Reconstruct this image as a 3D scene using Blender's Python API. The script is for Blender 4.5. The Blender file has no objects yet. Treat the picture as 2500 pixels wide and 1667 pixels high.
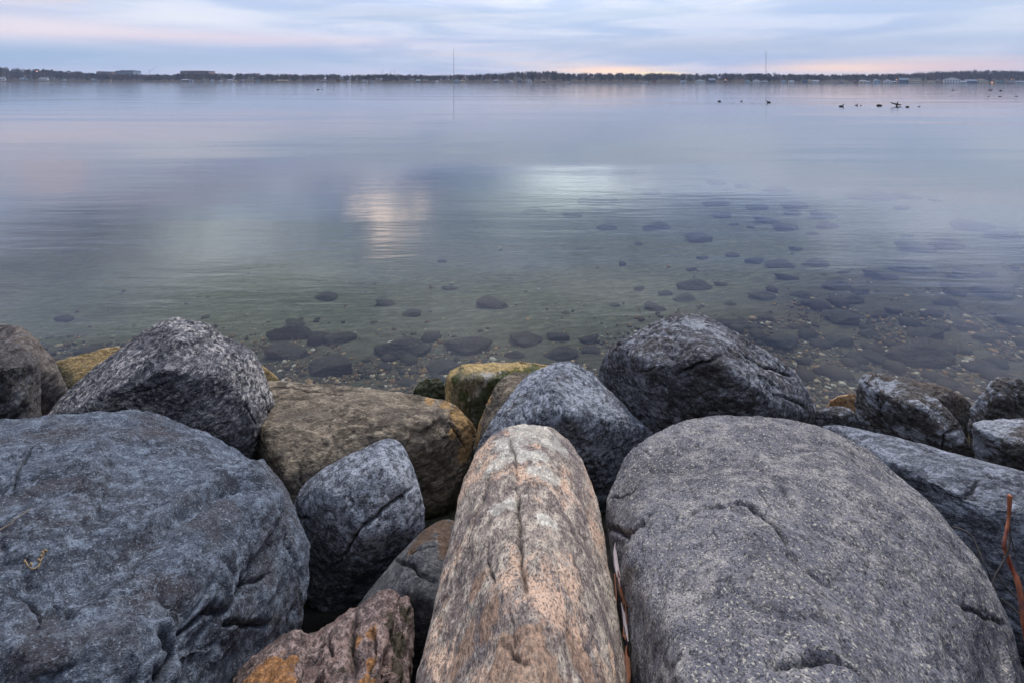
import bpy, bmesh, math, random
import numpy as np
from mathutils import Vector, Matrix
from mathutils.bvhtree import BVHTree

random.seed(7)
scene = bpy.context.scene
COL = scene.collection
R = math.radians

# ------------------------------------------------------------------ camera
H = 2.6
SH = 634 / 2500          # level camera with a lens shift (verticals in the photograph stay vertical)
cam_data = bpy.data.cameras.new('camera')
cam = bpy.data.objects.new('camera', cam_data)
COL.objects.link(cam)
cam_data.sensor_width = 36
cam_data.lens = 18
cam_data.shift_y = -SH
cam_data.clip_start = 0.02
cam_data.clip_end = 9000
ROT = Matrix.Rotation(math.pi / 2, 3, 'X') @ Matrix.Rotation(R(0.12), 3, 'Z')
cam.matrix_world = Matrix.Translation((0, 0, H)) @ ROT.to_4x4()
scene.camera = cam
CAM = Vector((0, 0, H))


def ray(u, v):
    return (ROT @ Vector(((u - 1250) / 1250, (833.5 - 634 - v) / 1250, -1))).normalized()


def atz(u, v, z):
    d = ray(u, v)
    return CAM + d * ((z - H) / d.z)


def aty(u, v, y):
    d = ray(u, v)
    return CAM + d * (y / d.y)


# ------------------------------------------------------------------ numpy noise
rng = np.random.RandomState(3)
PERM = rng.permutation(256)
PERM = np.concatenate([PERM, PERM, PERM])
GR = rng.randn(256, 3)
GR /= np.linalg.norm(GR, axis=1)[:, None]


def gnoise(p):
    i = np.floor(p).astype(np.int64)
    f = p - i
    w = f * f * f * (f * (f * 6 - 15) + 10)
    i &= 255
    r = 0
    for dx in (0, 1):
        wx = w[:, 0] if dx else 1 - w[:, 0]
        a = PERM[i[:, 0] + dx]
        for dy in (0, 1):
            wy = w[:, 1] if dy else 1 - w[:, 1]
            b = PERM[a + ((i[:, 1] + dy) & 255)]
            for dz in (0, 1):
                wz = w[:, 2] if dz else 1 - w[:, 2]
                g = GR[PERM[b + ((i[:, 2] + dz) & 255)]]
                r = r + wx * wy * wz * (g[:, 0] * (f[:, 0] - dx) + g[:, 1] * (f[:, 1] - dy) + g[:, 2] * (f[:, 2] - dz))
    return r * 1.6


def fbm(p, octs=3, gain=0.5):
    r, a = 0, 1.0
    for k in range(octs):
        r = r + a * gnoise(p + 17.3 * k)
        p = p * 2.03
        a *= gain
    return r


# ------------------------------------------------------------------ object helpers
def tag(o, label=None, cat=None, group=None, kind=None):
    if label: o['label'] = label
    if cat: o['category'] = cat
    if group: o['group'] = group
    if kind: o['kind'] = kind
    return o


def link(name, me, mat=None, parent=None, loc=None):
    o = bpy.data.objects.new(name, me)
    COL.objects.link(o)
    if mat is not None and me is not None:
        me.materials.clear()
        me.materials.append(mat)
    if loc is not None: o.location = loc
    if parent is not None: o.parent = parent
    return o


def mesh_from(name, verts, faces, smooth=False):
    me = bpy.data.meshes.new(name)
    me.from_pydata([tuple(v) for v in verts], [], faces)
    if smooth: me.polygons.foreach_set('use_smooth', [True] * len(me.polygons))
    me.update()
    return me


def get_co(me):
    a = np.empty(len(me.vertices) * 3)
    me.vertices.foreach_get('co', a)
    return a.reshape(-1, 3)


def get_no(me):
    a = np.empty(len(me.vertices) * 3)
    me.vertices.foreach_get('normal', a)
    return a.reshape(-1, 3)


def set_co(me, a):
    me.vertices.foreach_set('co', a.ravel())
    me.update()


def add_attr(me, name, arr):
    at = me.attributes.new(name, 'FLOAT', 'POINT')
    at.data.foreach_set('value', arr.astype(np.float32))


def hull_into(bm, pts):
    vs = [bm.verts.new(p) for p in pts]
    res = bmesh.ops.convex_hull(bm, input=vs)
    dead = [g for g in set(res['geom_interior'] + res['geom_unused']) if isinstance(g, bmesh.types.BMVert)]
    if dead: bmesh.ops.delete(bm, geom=dead, context='VERTS')


def solid(parts, vox, smooth, sub):
    """union of convex hulls -> voxel remesh -> smooth -> subdivide"""
    me = bpy.data.meshes.new('tmp')
    allv, allf = [], []
    for pts in parts:
        bm = bmesh.new()
        hull_into(bm, pts)
        bm.verts.index_update()
        off = len(allv)
        allv += [v.co.copy() for v in bm.verts]
        allf += [[w.index + off for w in f.verts] for f in bm.faces]
        bm.free()
    me.from_pydata(allv, [], allf)
    o = bpy.data.objects.new('tmp', me)
    COL.objects.link(o)
    m = o.modifiers.new('r', 'REMESH'); m.mode = 'VOXEL'; m.voxel_size = vox; m.use_smooth_shade = True
    if smooth:
        m = o.modifiers.new('s', 'SMOOTH'); m.factor = 0.5; m.iterations = smooth
    if sub:
        m = o.modifiers.new('u', 'SUBSURF'); m.levels = sub; m.render_levels = sub
    bpy.context.view_layer.update()
    dg = bpy.context.evaluated_depsgraph_get()
    out = bpy.data.meshes.new_from_object(o.evaluated_get(dg))
    bpy.data.objects.remove(o)
    bpy.data.meshes.remove(me)
    out.polygons.foreach_set('use_smooth', [True] * len(out.polygons))
    return out


# ------------------------------------------------------------------ node helpers
class NT:
    def __init__(s, tree):
        s.t = tree; s.n = tree.nodes; s.l = tree.links
        s.n.clear()

    def put(s, sock, val):
        if val is None: return
        if isinstance(val, bpy.types.NodeSocket): s.l.new(val, sock)
        else: sock.default_value = val

    def node(s, typ, **kw):
        n = s.n.new(typ)
        for k, v in kw.items(): setattr(n, k, v)
        return n

    def math(s, op, a, b=None, c=None, clamp=False):
        n = s.node('ShaderNodeMath', operation=op, use_clamp=clamp)
        s.put(n.inputs[0], a); s.put(n.inputs[1], b)
        if c is not None: s.put(n.inputs[2], c)
        return n.outputs[0]

    def vmath(s, op, a, b=None):
        n = s.node('ShaderNodeVectorMath', operation=op)
        s.put(n.inputs[0], a); s.put(n.inputs[1], b)
        return n.outputs['Value'] if op in ('DOT_PRODUCT', 'LENGTH') else n.outputs[0]

    def noise(s, vec, scale, detail=4, rough=0.55, dist=0.0, color=False):
        n = s.node('ShaderNodeTexNoise')
        s.put(n.inputs['Vector'], vec)
        n.inputs['Scale'].default_value = scale
        n.inputs['Detail'].default_value = detail
        n.inputs['Roughness'].default_value = rough
        n.inputs['Distortion'].default_value = dist
        return n.outputs['Color' if color else 'Fac']

    def voro(s, vec, scale, feature='F1', out='Distance'):
        n = s.node('ShaderNodeTexVoronoi', feature=feature)
        s.put(n.inputs['Vector'], vec)
        n.inputs['Scale'].default_value = scale
        return n.outputs[out]

    def mapping(s, vec, loc=(0, 0, 0), rot=(0, 0, 0), scale=(1, 1, 1)):
        n = s.node('ShaderNodeMapping')
        s.put(n.inputs['Vector'], vec)
        n.inputs['Location'].default_value = loc
        n.inputs['Rotation'].default_value = rot
        n.inputs['Scale'].default_value = scale
        return n.outputs[0]

    def mix(s, fac, a, b, blend='MIX'):
        n = s.node('ShaderNodeMix', data_type='RGBA', blend_type=blend, clamp_factor=True)
        s.put(n.inputs[0], fac)
        for sock, v in ((n.inputs[6], a), (n.inputs[7], b)):
            if isinstance(v, (tuple, list)) and len(v) == 3: v = (*v, 1)
            s.put(sock, v)
        return n.outputs[2]

    def ramp(s, fac, lo, hi):
        n = s.node('ShaderNodeMapRange', interpolation_type='SMOOTHSTEP')
        s.put(n.inputs['Value'], fac)
        n.inputs['From Min'].default_value = lo
        n.inputs['From Max'].default_value = hi
        return n.outputs[0]

    def cramp(s, fac, stops):
        n = s.node('ShaderNodeValToRGB')
        s.put(n.inputs[0], fac)
        e = n.color_ramp.elements
        while len(e) < len(stops): e.new(0.5)
        for el, (p, c) in zip(e, stops):
            el.position = p; el.color = (*c, 1)
        return n.outputs[0]

    def attr(s, name):
        n = s.node('ShaderNodeAttribute', attribute_name=name)
        return n.outputs['Fac']

    def bump(s, height, dist, normal=None, strength=1.0):
        n = s.node('ShaderNodeBump')
        n.inputs['Strength'].default_value = strength
        n.inputs['Distance'].default_value = dist
        s.put(n.inputs['Height'], height)
        if normal is not None: s.put(n.inputs['Normal'], normal)
        return n.outputs[0]


def new_mat(name):
    m = bpy.data.materials.new(name)
    m.use_nodes = True
    return m, NT(m.node_tree)


def principled(t, color, rough=0.8, normal=None, spec=0.3, volume=None):
    b = t.node('ShaderNodeBsdfPrincipled')
    if isinstance(color, tuple): color = (*color, 1)
    t.put(b.inputs['Base Color'], color)
    t.put(b.inputs['Roughness'], rough)
    b.inputs['Specular IOR Level'].default_value = spec
    if normal is not None: t.put(b.inputs['Normal'], normal)
    o = t.node('ShaderNodeOutputMaterial')
    t.l.new(b.outputs[0], o.inputs['Surface'])
    return b


def plain(name, color, rough=0.85, var=0.25, scale=2.0, spec=0.2):
    m, t = new_mat(name)
    tc = t.node('ShaderNodeTexCoord').outputs['Object']
    n = t.noise(tc, scale, 4)
    c = t.mix(n, tuple(x * (1 - var) for x in color), tuple(min(1, x * (1 + var)) for x in color))
    principled(t, c, rough, spec=spec)
    return m


def rock_mat(name, dark, mid, light, seed=0, mottle=3.0, grain=150, gdark=0.55, glight=0.35, streak=(1, 1, 1),
             srot=(0, 0, 0), pale=None, pale_amt=0.0, pale_scale=9, stain=None, stain_amt=0.0, patch=None,
             patch2=None, bump=1.0, rough=0.8, grain_pale=(0.62, 0.6, 0.56), grain_dk=(0.018, 0.018, 0.022), spec=0.25, zones=True):
    m, t = new_mat(name)
    tc = t.node('ShaderNodeTexCoord').outputs['Object']
    v = t.mapping(tc, (seed * 3.1, seed * 1.7, seed * 2.3), srot, streak)
    warp = t.vmath('ADD', v, t.vmath('MULTIPLY', t.vmath('SUBTRACT', t.noise(v, 5, 2, color=True), (0.5, 0.5, 0.5)), (0.055, 0.055, 0.055)))
    n1 = t.noise(warp, mottle, 6, 0.6)
    n2 = t.noise(warp, mottle * 6.5, 7, 0.68)
    n3 = t.noise(v, grain, 2, 0.6)
    n4 = t.noise(v, grain * 0.7, 3, 0.65)
    c = t.mix(t.ramp(n1, 0.40, 0.62), dark, mid)
    c = t.mix(t.ramp(n2, 0.44, 0.64), c, light)
    nd = t.noise(t.mapping(warp, (4, 8, 1)), mottle * 14, 6, 0.75)
    c = t.mix(t.math('MULTIPLY', t.ramp(nd, 0.47, 0.36), 0.75), c, dark)
    if stain:
        s = t.noise(warp, mottle * 0.8 + 1.3, 5, 0.62)
        c = t.mix(t.math('MULTIPLY', t.ramp(s, 0.48, 0.66), stain_amt), c, stain)
    if pale:
        s = t.noise(t.mapping(warp, (7, 3, 9)), pale_scale, 6, 0.74)
        z = t.noise(t.mapping(warp, (1, 5, 2)), 2.0, 2)
        f = t.ramp(t.math('ADD', s, t.math('MULTIPLY', t.math('SUBTRACT', z, 0.5), 0.45)), 0.5, 0.6)
        c = t.mix(t.math('MULTIPLY', f, pale_amt), c, pale)
    # mineral grains
    c = t.mix(t.math('MULTIPLY', t.ramp(n3, 0.50, 0.38), gdark), c, grain_dk)
    c = t.mix(t.math('MULTIPLY', t.ramp(n4, 0.55, 0.68), glight), c, grain_pale)
    c = t.mix(t.math('MULTIPLY', t.ramp(t.noise(t.mapping(v, (3, 3, 3)), grain * 0.2, 5, 0.7), 0.5, 0.36), gdark * 0.7), c, grain_dk)
    brk = t.noise(warp, 22, 6, 0.7)
    brk2 = t.noise(warp, 90, 2, 0.7)
    if patch:
        f = t.ramp(t.math('ADD', t.attr('patch'), t.math('MULTIPLY', t.math('SUBTRACT', brk, 0.5), 2.1)), 0.38, 0.62)
        pc = t.mix(t.ramp(brk2, 0.35, 0.65), tuple(x * 0.4 for x in patch), patch)
        pc = t.mix(t.math('MULTIPLY', t.ramp(n2, 0.6, 0.38), 0.8), pc, tuple(x * 0.35 for x in patch))
        pc = t.mix(0.22, pc, c)
        c = t.mix(f, c, pc)
    if patch2:
        f = t.ramp(t.math('ADD', t.attr('patch2'), t.math('MULTIPLY', t.math('SUBTRACT', brk, 0.5), 2.2)), 0.38, 0.62)
        pc = t.mix(t.ramp(brk2, 0.35, 0.65), tuple(x * 0.35 for x in patch2), patch2)
        pc = t.mix(0.25, pc, c)
        c = t.mix(f, c, pc)
    # near-black colour along the cracks, so they stand out
    c = t.mix(t.math('MULTIPLY', t.attr('crack'), 0.9, clamp=True), c, (0.012, 0.012, 0.013))
    # bump
    hb = t.math('MULTIPLY', n2, 0.018 * bump)
    hb = t.math('MULTIPLY_ADD', t.noise(warp, mottle * 22, 5, 0.75), 0.010 * bump, hb)
    hb = t.math('MULTIPLY_ADD', n3, 0.0026 * bump, hb)
    b4 = t.bump(hb, 1.0)
    # wet, darker band where the lake laps at the stone
    ps = t.node('ShaderNodeSeparateXYZ'); t.l.new(t.node('ShaderNodeNewGeometry').outputs['Position'], ps.inputs[0])
    wet = t.ramp(t.math('MULTIPLY_ADD', t.math('SUBTRACT', n1, 0.5), 0.12, ps.outputs[2]), 0.10, 0.045)
    if zones:
        c = t.mix(wet, c, t.mix(1.0, c, (0.42, 0.44, 0.36), 'MULTIPLY'))
        rough = t.math('MULTIPLY_ADD', wet, 0.3 - rough, rough)
    principled(t, c, rough, b4, spec)
    return m


# ------------------------------------------------------------------ rocks
BLK = []


def rock(label, rim, inner=(), z0=-0.35, back=0.45, vox=0.024, smooth=9, sub=2, amp=(0.022, 0.008, 0.0022), sc=(2.2, 9, 38),
         ridge=0.008, mat=None, cracks=(), dents=(), patches=(), patches2=(), extra=(), shrink=0.3, group='shore boulders', name='boulder',
         facet=.010, seed=0, drop=0.22):
    rp = [(atz(u, v, z), ray(u, v)) for u, v, z in rim]
    C = sum((p for p, d in rp), Vector()) / len(rp)
    pts = [p for p, d in rp]
    Rm = sum((d for p, d in rp), Vector()).normalized()
    Cb = C + Rm * back
    for p, d in rp:
        q = p + d * back
        q = q.lerp(Cb, 0.28)
        q.z = min(q.z, p.z) - drop * back
        q.z = max(q.z, z0)
        pts.append(q)
        b = p.copy(); b.z = z0
        b = b.lerp(Vector((C.x, C.y + back * 0.3, z0)), shrink)
        b.z = z0
        pts.append(b)
    pts += [atz(u, v, z) for u, v, z in inner]
    parts = [pts]
    for e in extra:
        parts.append([atz(u, v, z) for u, v, z in e])
    me = solid(parts, vox, smooth, sub)
    co = get_co(me); no = get_no(me)
    s = seed * 5.37 + len(BLK) * 2.11
    ridge *= .55
    d = amp[0] * fbm(co * sc[0] + s, 3) + amp[1] * .65 * fbm(co * sc[1] + s * 2, 3) + amp[2] * 1.1 * fbm(co * sc[2] + s, 3, 0.65)
    if ridge:
        a = np.abs(fbm(co * 3.4 + s + 9, 3))
        d -= ridge * np.exp(-(a / 0.07) ** 2)
        b = gnoise(co * 5.5 + s + 31)
        d -= ridge * 0.9 * np.clip(b - 0.15, 0, 1)
    if facet:
        rr = np.random.RandomState(100 + len(BLK) + seed)
        for K, am, tau in ((12, facet, .012), (36, facet * .5, .003)):
            sel = co[rr.randint(0, len(co), K)]
            off = rr.uniform(-1, 1, K) * am
            gr = rr.randn(K, 3) * am * (2.2 if K < 20 else 5)
            wc = (co + .05 * np.stack([gnoise(co * 4 + q * 7 + s) for q in range(3)], 1) + .012 * np.stack([gnoise(co * 18 + q * 5 + s) for q in range(3)], 1)).astype(np.float32)
            sel = sel.astype(np.float32)
            num = np.zeros(len(co)); den = np.zeros(len(co)); mn = np.full(len(co), 9., np.float32)
            D2 = []
            for k in range(K):
                d2 = ((wc - sel[k]) ** 2).sum(1)
                D2.append(d2); mn = np.minimum(mn, d2)
            for k in range(K):
                wgt = np.exp(-(D2[k] - mn) / tau)
                num += wgt * (off[k] + (co - sel[k]) @ gr[k]); den += wgt
            d += num / den
    vw = co - np.array(CAM); vw /= np.linalg.norm(vw, axis=1)[:, None]
    d *= np.clip(np.abs((vw * no).sum(1)) / .4, .22, 1)      # keep the traced outline of each rock
    d += amp[1] * .5 * fbm(co * sc[1] * 1.3 + s * 3, 3, .6) + amp[2] * .5 * fbm(co * sc[2] * .8 + s * 4, 2)
    crack_a = np.zeros(len(co))
    bvh = None
    if cracks or dents or patches or patches2:
        bvh = BVHTree.FromPolygons([Vector(c) for c in co], [tuple(p.vertices) for p in me.polygons])

    def cast(u, v):
        h = bvh.ray_cast(CAM, ray(u, v))
        return np.array(h[0]) if h[0] is not None else None

    for ck in cracks:
        w, dep, step = ck[0]
        dep *= 1.1
        w = max(w * .7, .0048)
        ps = []
        raw = ck[1:]
        for i in range(len(raw) - 1):
            for k in range(4):
                f = k / 4
                ps.append((raw[i][0] * (1 - f) + raw[i + 1][0] * f + random.uniform(-2.5, 2.5), raw[i][1] * (1 - f) + raw[i + 1][1] * f + random.uniform(-2.5, 2.5)))
        ps.append(raw[-1])
        P3 = [cast(*q) for q in ps]
        P3 = [q for q in P3 if q is not None]
        if len(P3) < 2: continue
        P3 = np.array(P3)
        lo = P3.min(0) - 0.2; hi = P3.max(0) + 0.2
        idx = np.where(((co > lo) & (co < hi)).all(1))[0]
        if not len(idx): continue
        cc = co[idx] + 0.006 * np.stack([gnoise(co[idx] * 30 + k * 9) for k in range(3)], 1)
        best = np.full(len(idx), 9.0); side = np.zeros(len(idx)); tt = np.zeros(len(idx))
        n = len(P3) - 1
        for i in range(n):
            a, b = P3[i], P3[i + 1]
            ab = b - a
            L = (ab @ ab) + 1e-9
            k = np.clip((cc - a) @ ab / L, 0, 1)
            r = cc - (a + k[:, None] * ab)
            dd = np.linalg.norm(r, axis=1)
            m = dd < best
            best[m] = dd[m]; tt[m] = (i + k[m]) / n
            view = (a - np.array(CAM)); sd = np.cross(ab, view)
            side[m] = (r[m] @ sd) / (np.linalg.norm(sd) + 1e-9)
        taper = np.clip(np.minimum(tt, 1 - tt) * 5 + 0.25, 0, 1)
        g = np.exp(-(best / w) ** 2)
        d[idx] -= dep * g * taper
        if step:
            sg = 1 / (1 + np.exp(-side / (w * 0.5)))
            d[idx] -= step * (sg if step > 0 else -(1 - sg) * -1 if False else sg) * np.exp(-np.maximum(best - 0.01, 0) / 0.045) * taper
        crack_a[idx] = np.maximum(crack_a[idx], np.exp(-(best / (w * 0.75)) ** 2) * taper)
    for (u, v, r, a) in dents:
        q = cast(u, v)
        if q is not None: d += a * np.exp(-((co - q) ** 2).sum(1) / (r * r))
    pa = np.zeros(len(co)); pb = np.zeros(len(co))
    for arr, lst in ((pa, patches), (pb, patches2)):
        for (u, v, r) in lst:
            q = cast(u, v)
            if q is not None: np.maximum(arr, np.clip(1.25 - np.sqrt(((co - q) ** 2).sum(1)) / r, 0, 1), out=arr)
    co = co + no * d[:, None]
    add_attr(me, 'crack', crack_a)
    add_attr(me, 'patch', pa)
    add_attr(me, 'patch2', pb)
    ctr = co.mean(0); ctr[2] = co[:, 2].min()
    set_co(me, co - ctr)
    me.name = name
    o = link(name, me, mat, loc=Vector(ctr))
    tag(o, label, name if name != 'boulder' else 'boulder', group)
    BLK.append(o)
    return o


M = {}
M['blue'] = rock_mat('steel blue gneiss', (0.06, 0.066, 0.084), (0.125, 0.148, 0.187), (0.26, 0.305, 0.365), 1, 2.6, 150, 0.6, 0.45, (1, 1.5, 1.6), (0.4, 0.3, 0.5),
                     stain=(0.085, 0.068, 0.065), stain_amt=0.6, grain_pale=(0.55, 0.62, 0.70), bump=1.3)
M['speckled'] = rock_mat('black and white granite', (0.045, 0.045, 0.055), (0.13, 0.13, 0.145), (0.32, 0.31, 0.32), 2, 3.4, 110, 0.75, 0.5, (1, 1.2, 1.8), (0.2, 0.6, 0.4),
                         pale=(0.75, 0.69, 0.64), pale_amt=0.9, pale_scale=26, grain_pale=(0.66, 0.62, 0.58), bump=1.1)
M['brown'] = rock_mat('brown weathered gneiss', (0.10, 0.078, 0.055), (0.25, 0.195, 0.135), (0.42, 0.34, 0.24), 3, 2.5, 110, 0.5, 0.25, (0.7, 1.6, 2.2), (0.1, 0.15, 0.2),
                      stain=(0.07, 0.06, 0.055), stain_amt=0.5, patch=(0.75, 0.44, 0.17), grain_pale=(0.56, 0.48, 0.38))
M['slate'] = rock_mat('blue gray granite', (0.07, 0.075, 0.09), (0.16, 0.17, 0.20), (0.33, 0.35, 0.40), 4, 3.6, 110, 0.6, 0.3, (1, 1.2, 1.4), (0.5, 0.2, 0.9),
                      pale=(0.58, 0.61, 0.66), pale_amt=0.6, pale_scale=24, stain=(0.085, 0.07, 0.06), stain_amt=0.5, grain_pale=(0.5, 0.5, 0.52))
M['tan'] = rock_mat('pinkish tan gneiss', (0.20, 0.15, 0.13), (0.42, 0.34, 0.27), (0.70, 0.58, 0.45), 5, 2.6, 130, 0.7, 0.5, (1.35, 0.75, 1.1), (0.25, 0.1, 0.05),
                    pale=(0.80, 0.53, 0.36), pale_amt=0.85, pale_scale=5, stain=(0.17, 0.13, 0.13), stain_amt=0.8, grain_pale=(0.84, 0.76, 0.64), grain_dk=(0.045, 0.036, 0.038), patch=(0.95, 0.88, 0.74), patch2=(0.50, 0.31, 0.20))
M['granite'] = rock_mat('gray granite', (0.112, 0.107, 0.122), (0.19, 0.182, 0.20), (0.32, 0.295, 0.28), 6, 1.6, 185, 0.8, 0.75, (1, 1, 1.1), (0.2, 0.1, 0.6),
                        stain=(0.09, 0.085, 0.095), stain_amt=0.55, grain_pale=(0.66, 0.59, 0.45), bump=0.8, zones=False)
M['dome'] = rock_mat('dark gray gneiss', (0.055, 0.052, 0.055), (0.115, 0.112, 0.12), (0.23, 0.235, 0.26), 7, 2.6, 100, 0.6, 0.3, (1, 1.8, 1.8), (0.3, 0.5, 0.4),
                     pale=(0.52, 0.54, 0.58), pale_amt=0.65, pale_scale=15, stain=(0.07, 0.052, 0.042), stain_amt=0.6)
M['striped'] = rock_mat('dark rock with white streaks', (0.05, 0.042, 0.036), (0.12, 0.10, 0.085), (0.22, 0.21, 0.21), 8, 3.2, 90, 0.6, 0.25, (0.8, 1.8, 2.4), (0.3, 0.5, 0.3),
                        pale=(0.55, 0.57, 0.62), pale_amt=0.75, pale_scale=6, stain=(0.08, 0.052, 0.032), stain_amt=0.6)
M['longgray'] = rock_mat('pale blue gray granite', (0.09, 0.095, 0.115), (0.18, 0.19, 0.22), (0.33, 0.35, 0.40), 9, 2.8, 100, 0.6, 0.4, (0.8, 1.5, 1.8), (0.1, 0.3, 0.2),
                         pale=(0.46, 0.49, 0.55), pale_amt=0.5, pale_scale=9)
M['darkbrown'] = rock_mat('dark brown rock', (0.05, 0.043, 0.04), (0.10, 0.085, 0.075), (0.17, 0.155, 0.15), 10, 3.2, 90, 0.5, 0.15, (1, 1.5, 1.5), (0.2, 0.1, 0.2),
                          pale=(0.33, 0.34, 0.37), pale_amt=0.4, pale_scale=8)
M['leftbrown'] = rock_mat('brown purple rock', (0.08, 0.065, 0.058), (0.16, 0.13, 0.11), (0.26, 0.22, 0.19), 11, 3.2, 90, 0.4, 0.15, (1, 1.3, 1.3), (0.2, 0.1, 0.2),
                          pale=(0.4, 0.4, 0.42), pale_amt=0.3, pale_scale=8, stain=(0.15, 0.09, 0.05), stain_amt=0.5)
M['ochre'] = rock_mat('ochre algae coated stone', (0.20, 0.13, 0.05), (0.40, 0.27, 0.11), (0.55, 0.40, 0.19), 12, 4, 60, 0.6, 0.2, (0.6, 2.2, 2.2), (0.1, 0.1, 0.3),
                      grain_dk=(0.05, 0.035, 0.02))
M['mossy'] = rock_mat('stone with yellow algae top', (0.10, 0.095, 0.05), (0.21, 0.18, 0.10), (0.34, 0.28, 0.17), 13, 4, 80, 0.4, 0.15, (1.6, 1.6, 0.6), (0, 0, 0),
                      patch=(0.95, 0.66, 0.28), patch2=(0.06, 0.10, 0.014), pale=(0.6, 0.56, 0.5), pale_amt=0.7, pale_scale=5)
M['green'] = rock_mat('green slimy stone', (0.05, 0.065, 0.03), (0.14, 0.16, 0.09), (0.38, 0.38, 0.27), 14, 5, 80, 0.3, 0.1, (1, 1, 1), (0, 0, 0), patch=(0.34, 0.28, 0.14))
M['orange'] = rock_mat('orange pitted stone', (0.42, 0.22, 0.10), (0.62, 0.38, 0.2), (0.7, 0.48, 0.28), 15, 5, 50, 0.5, 0.2, (1, 1, 1), (0, 0, 0), grain_dk=(0.1, 0.05, 0.03))
M['rusty'] = rock_mat('rust stained purple rock', (0.14, 0.095, 0.085), (0.38, 0.25, 0.20), (0.58, 0.42, 0.36), 16, 3.5, 110, 0.55, 0.25, (1, 1, 1.5), (0.3, 0, 0),
                      patch=(0.75, 0.34, 0.10), patch2=(0.055, 0.055, 0.02), bump=1.6)
M['capped'] = rock_mat('gray rock with brown cap', (0.07, 0.07, 0.075), (0.13, 0.128, 0.13), (0.2, 0.195, 0.195), 17, 3.5, 110, 0.4, 0.2, (1, 1.3, 1), (0.3, 0, 0),
                       patch=(0.24, 0.135, 0.075), patch2=(0.30, 0.28, 0.27))
M['sunk'] = rock_mat('algae dark sunken rock', (0.06, 0.058, 0.048), (0.125, 0.115, 0.09), (0.26, 0.22, 0.155), 18, 9, 60, 0.4, 0.15, (1, 1, 1), (0, 0, 0), spec=0.1, zones=False)

rock('large steel blue boulder filling the lower left corner',
     [(-220, 1040, 1.0), (0, 1040, 1.05), (95, 1033, 1.02), (200, 1003, 1.0), (330, 996, 1.0), (400, 1008, .98), (440, 1026, .95), (500, 1048, .93), (560, 1074, .9),
      (640, 1132, .84), (690, 1192, .78), (714, 1240, .75), (730, 1300, .72), (737, 1360, .68), (737, 1420, .64), (730, 1480, .6), (724, 1530, .55), (695, 1562, .5), (640, 1610, .5), (590, 1680, .5), (560, 1760, .5)],
     [(300, 1300, 1.2), (520, 1260, 1.13), (640, 1240, 1.0), (660, 1400, .86), (640, 1500, .76), (100, 1300, 1.25), (100, 1600, 1.3), (350, 1580, 1.24), (430, 1640, 1.15), (480, 1560, 1.05), (0, 1850, 1.15),
      (300, 1850, 1.1), (-300, 1500, 1.2), (-350, 1900, .9), (450, 1900, .7)],
     mat=M['blue'], vox=.021, z0=0.0, back=.5, amp=(.03, .014, .004), ridge=.022, smooth=7, facet=.020,
     cracks=[((.008, .022, .018), (0, 1428), (60, 1438), (110, 1455), (150, 1467), (185, 1455), (192, 1430), (180, 1400)), ((.008, .02, 0), (190, 1455), (235, 1462), (290, 1432)),
             ((.007, .015, 0), (150, 1215), (190, 1200), (212, 1172)), ((.006, .012, 0), (65, 1190), (100, 1205)), ((.006, .016, 0), (25, 1205), (50, 1140), (95, 1085), (120, 1070)),
             ((.008, .02, .015), (395, 1405), (440, 1430), (500, 1460)), ((.01, .03, 0), (495, 1510), (540, 1470), (570, 1480)), ((.01, .03, 0), (565, 1512), (610, 1520), (655, 1525)),
             ((.008, .014, 0), (590, 1390), (595, 1420), (650, 1405)), ((.007, .014, 0), (225, 1100), (260, 1130), (300, 1145)), ((.006, .012, 0), (680, 1270), (675, 1340), (705, 1400), (712, 1500)),
             ((.007, .012, 0), (330, 1060), (350, 1085), (330, 1060)), ((.02, .035, 0), (380, 1545), (440, 1580), (400, 1640), (380, 1667))],
     dents=[(520, 1620, .12, -.09), (600, 1590, .1, -.06), (500, 1560, .1, -.03), (190, 1370, .16, -.03), (600, 1380, .1, -.025), (430, 1420, .12, -.02), (330, 1120, .12, -.012), (300, 1480, .14, .02)])

rock('pyramid shaped boulder speckled black and white, left of centre',
     [(95, 1037, .7), (130, 988, .75), (160, 953, .8), (215, 903, .88), (270, 866, .95), (320, 836, 1.0), (355, 816, 1.05), (378, 790, 1.1), (400, 776, 1.14), (430, 773, 1.15), (460, 780, 1.14), (500, 795, 1.1),
      (560, 822, 1.02), (600, 840, .96), (624, 858, .9), (640, 890, .8), (654, 930, .7), (668, 968, .6), (677, 990, .55), (674, 1008, .5), (662, 1035, .43), (648, 1072, .36), (636, 1120, .28)],
     [(430, 850, 1.15), (400, 900, 1.12), (560, 920, .96), (625, 960, .75), (630, 1010, .66), (300, 950, 1.0), (450, 1050, .75), (560, 1080, .6), (250, 1050, .75), (600, 1110, .4)],
     mat=M['speckled'], vox=.022, back=.5, z0=-.1, amp=(.02, .010, .0035), ridge=.012, smooth=3,
     cracks=[((.01, .025, 0), (640, 960), (655, 985), (660, 1010), (640, 1060)), ((.007, .012, 0), (330, 965), (370, 955), (400, 940)), ((.006, .01, 0), (590, 980), (610, 1010), (625, 1040))])

rock('brown rounded boulder at the left edge behind a darker one',
     [(-160, 800, 1.05), (0, 785, 1.1), (30, 784, 1.12), (60, 793, 1.1), (80, 813, 1.05), (115, 860, .95), (142, 900, .85), (167, 938, .75), (171, 952, .7), (152, 985, .62), (112, 1020, .55), (100, 1040, .5), (-160, 1040, .5)],
     [(50, 880, 1.02)], mat=M['leftbrown'], vox=.028, back=.45, z0=-.1, smooth=6, amp=(.025, .01, .003),
     cracks=[((.008, .015, 0), (60, 800), (90, 840), (100, 870))])

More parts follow.
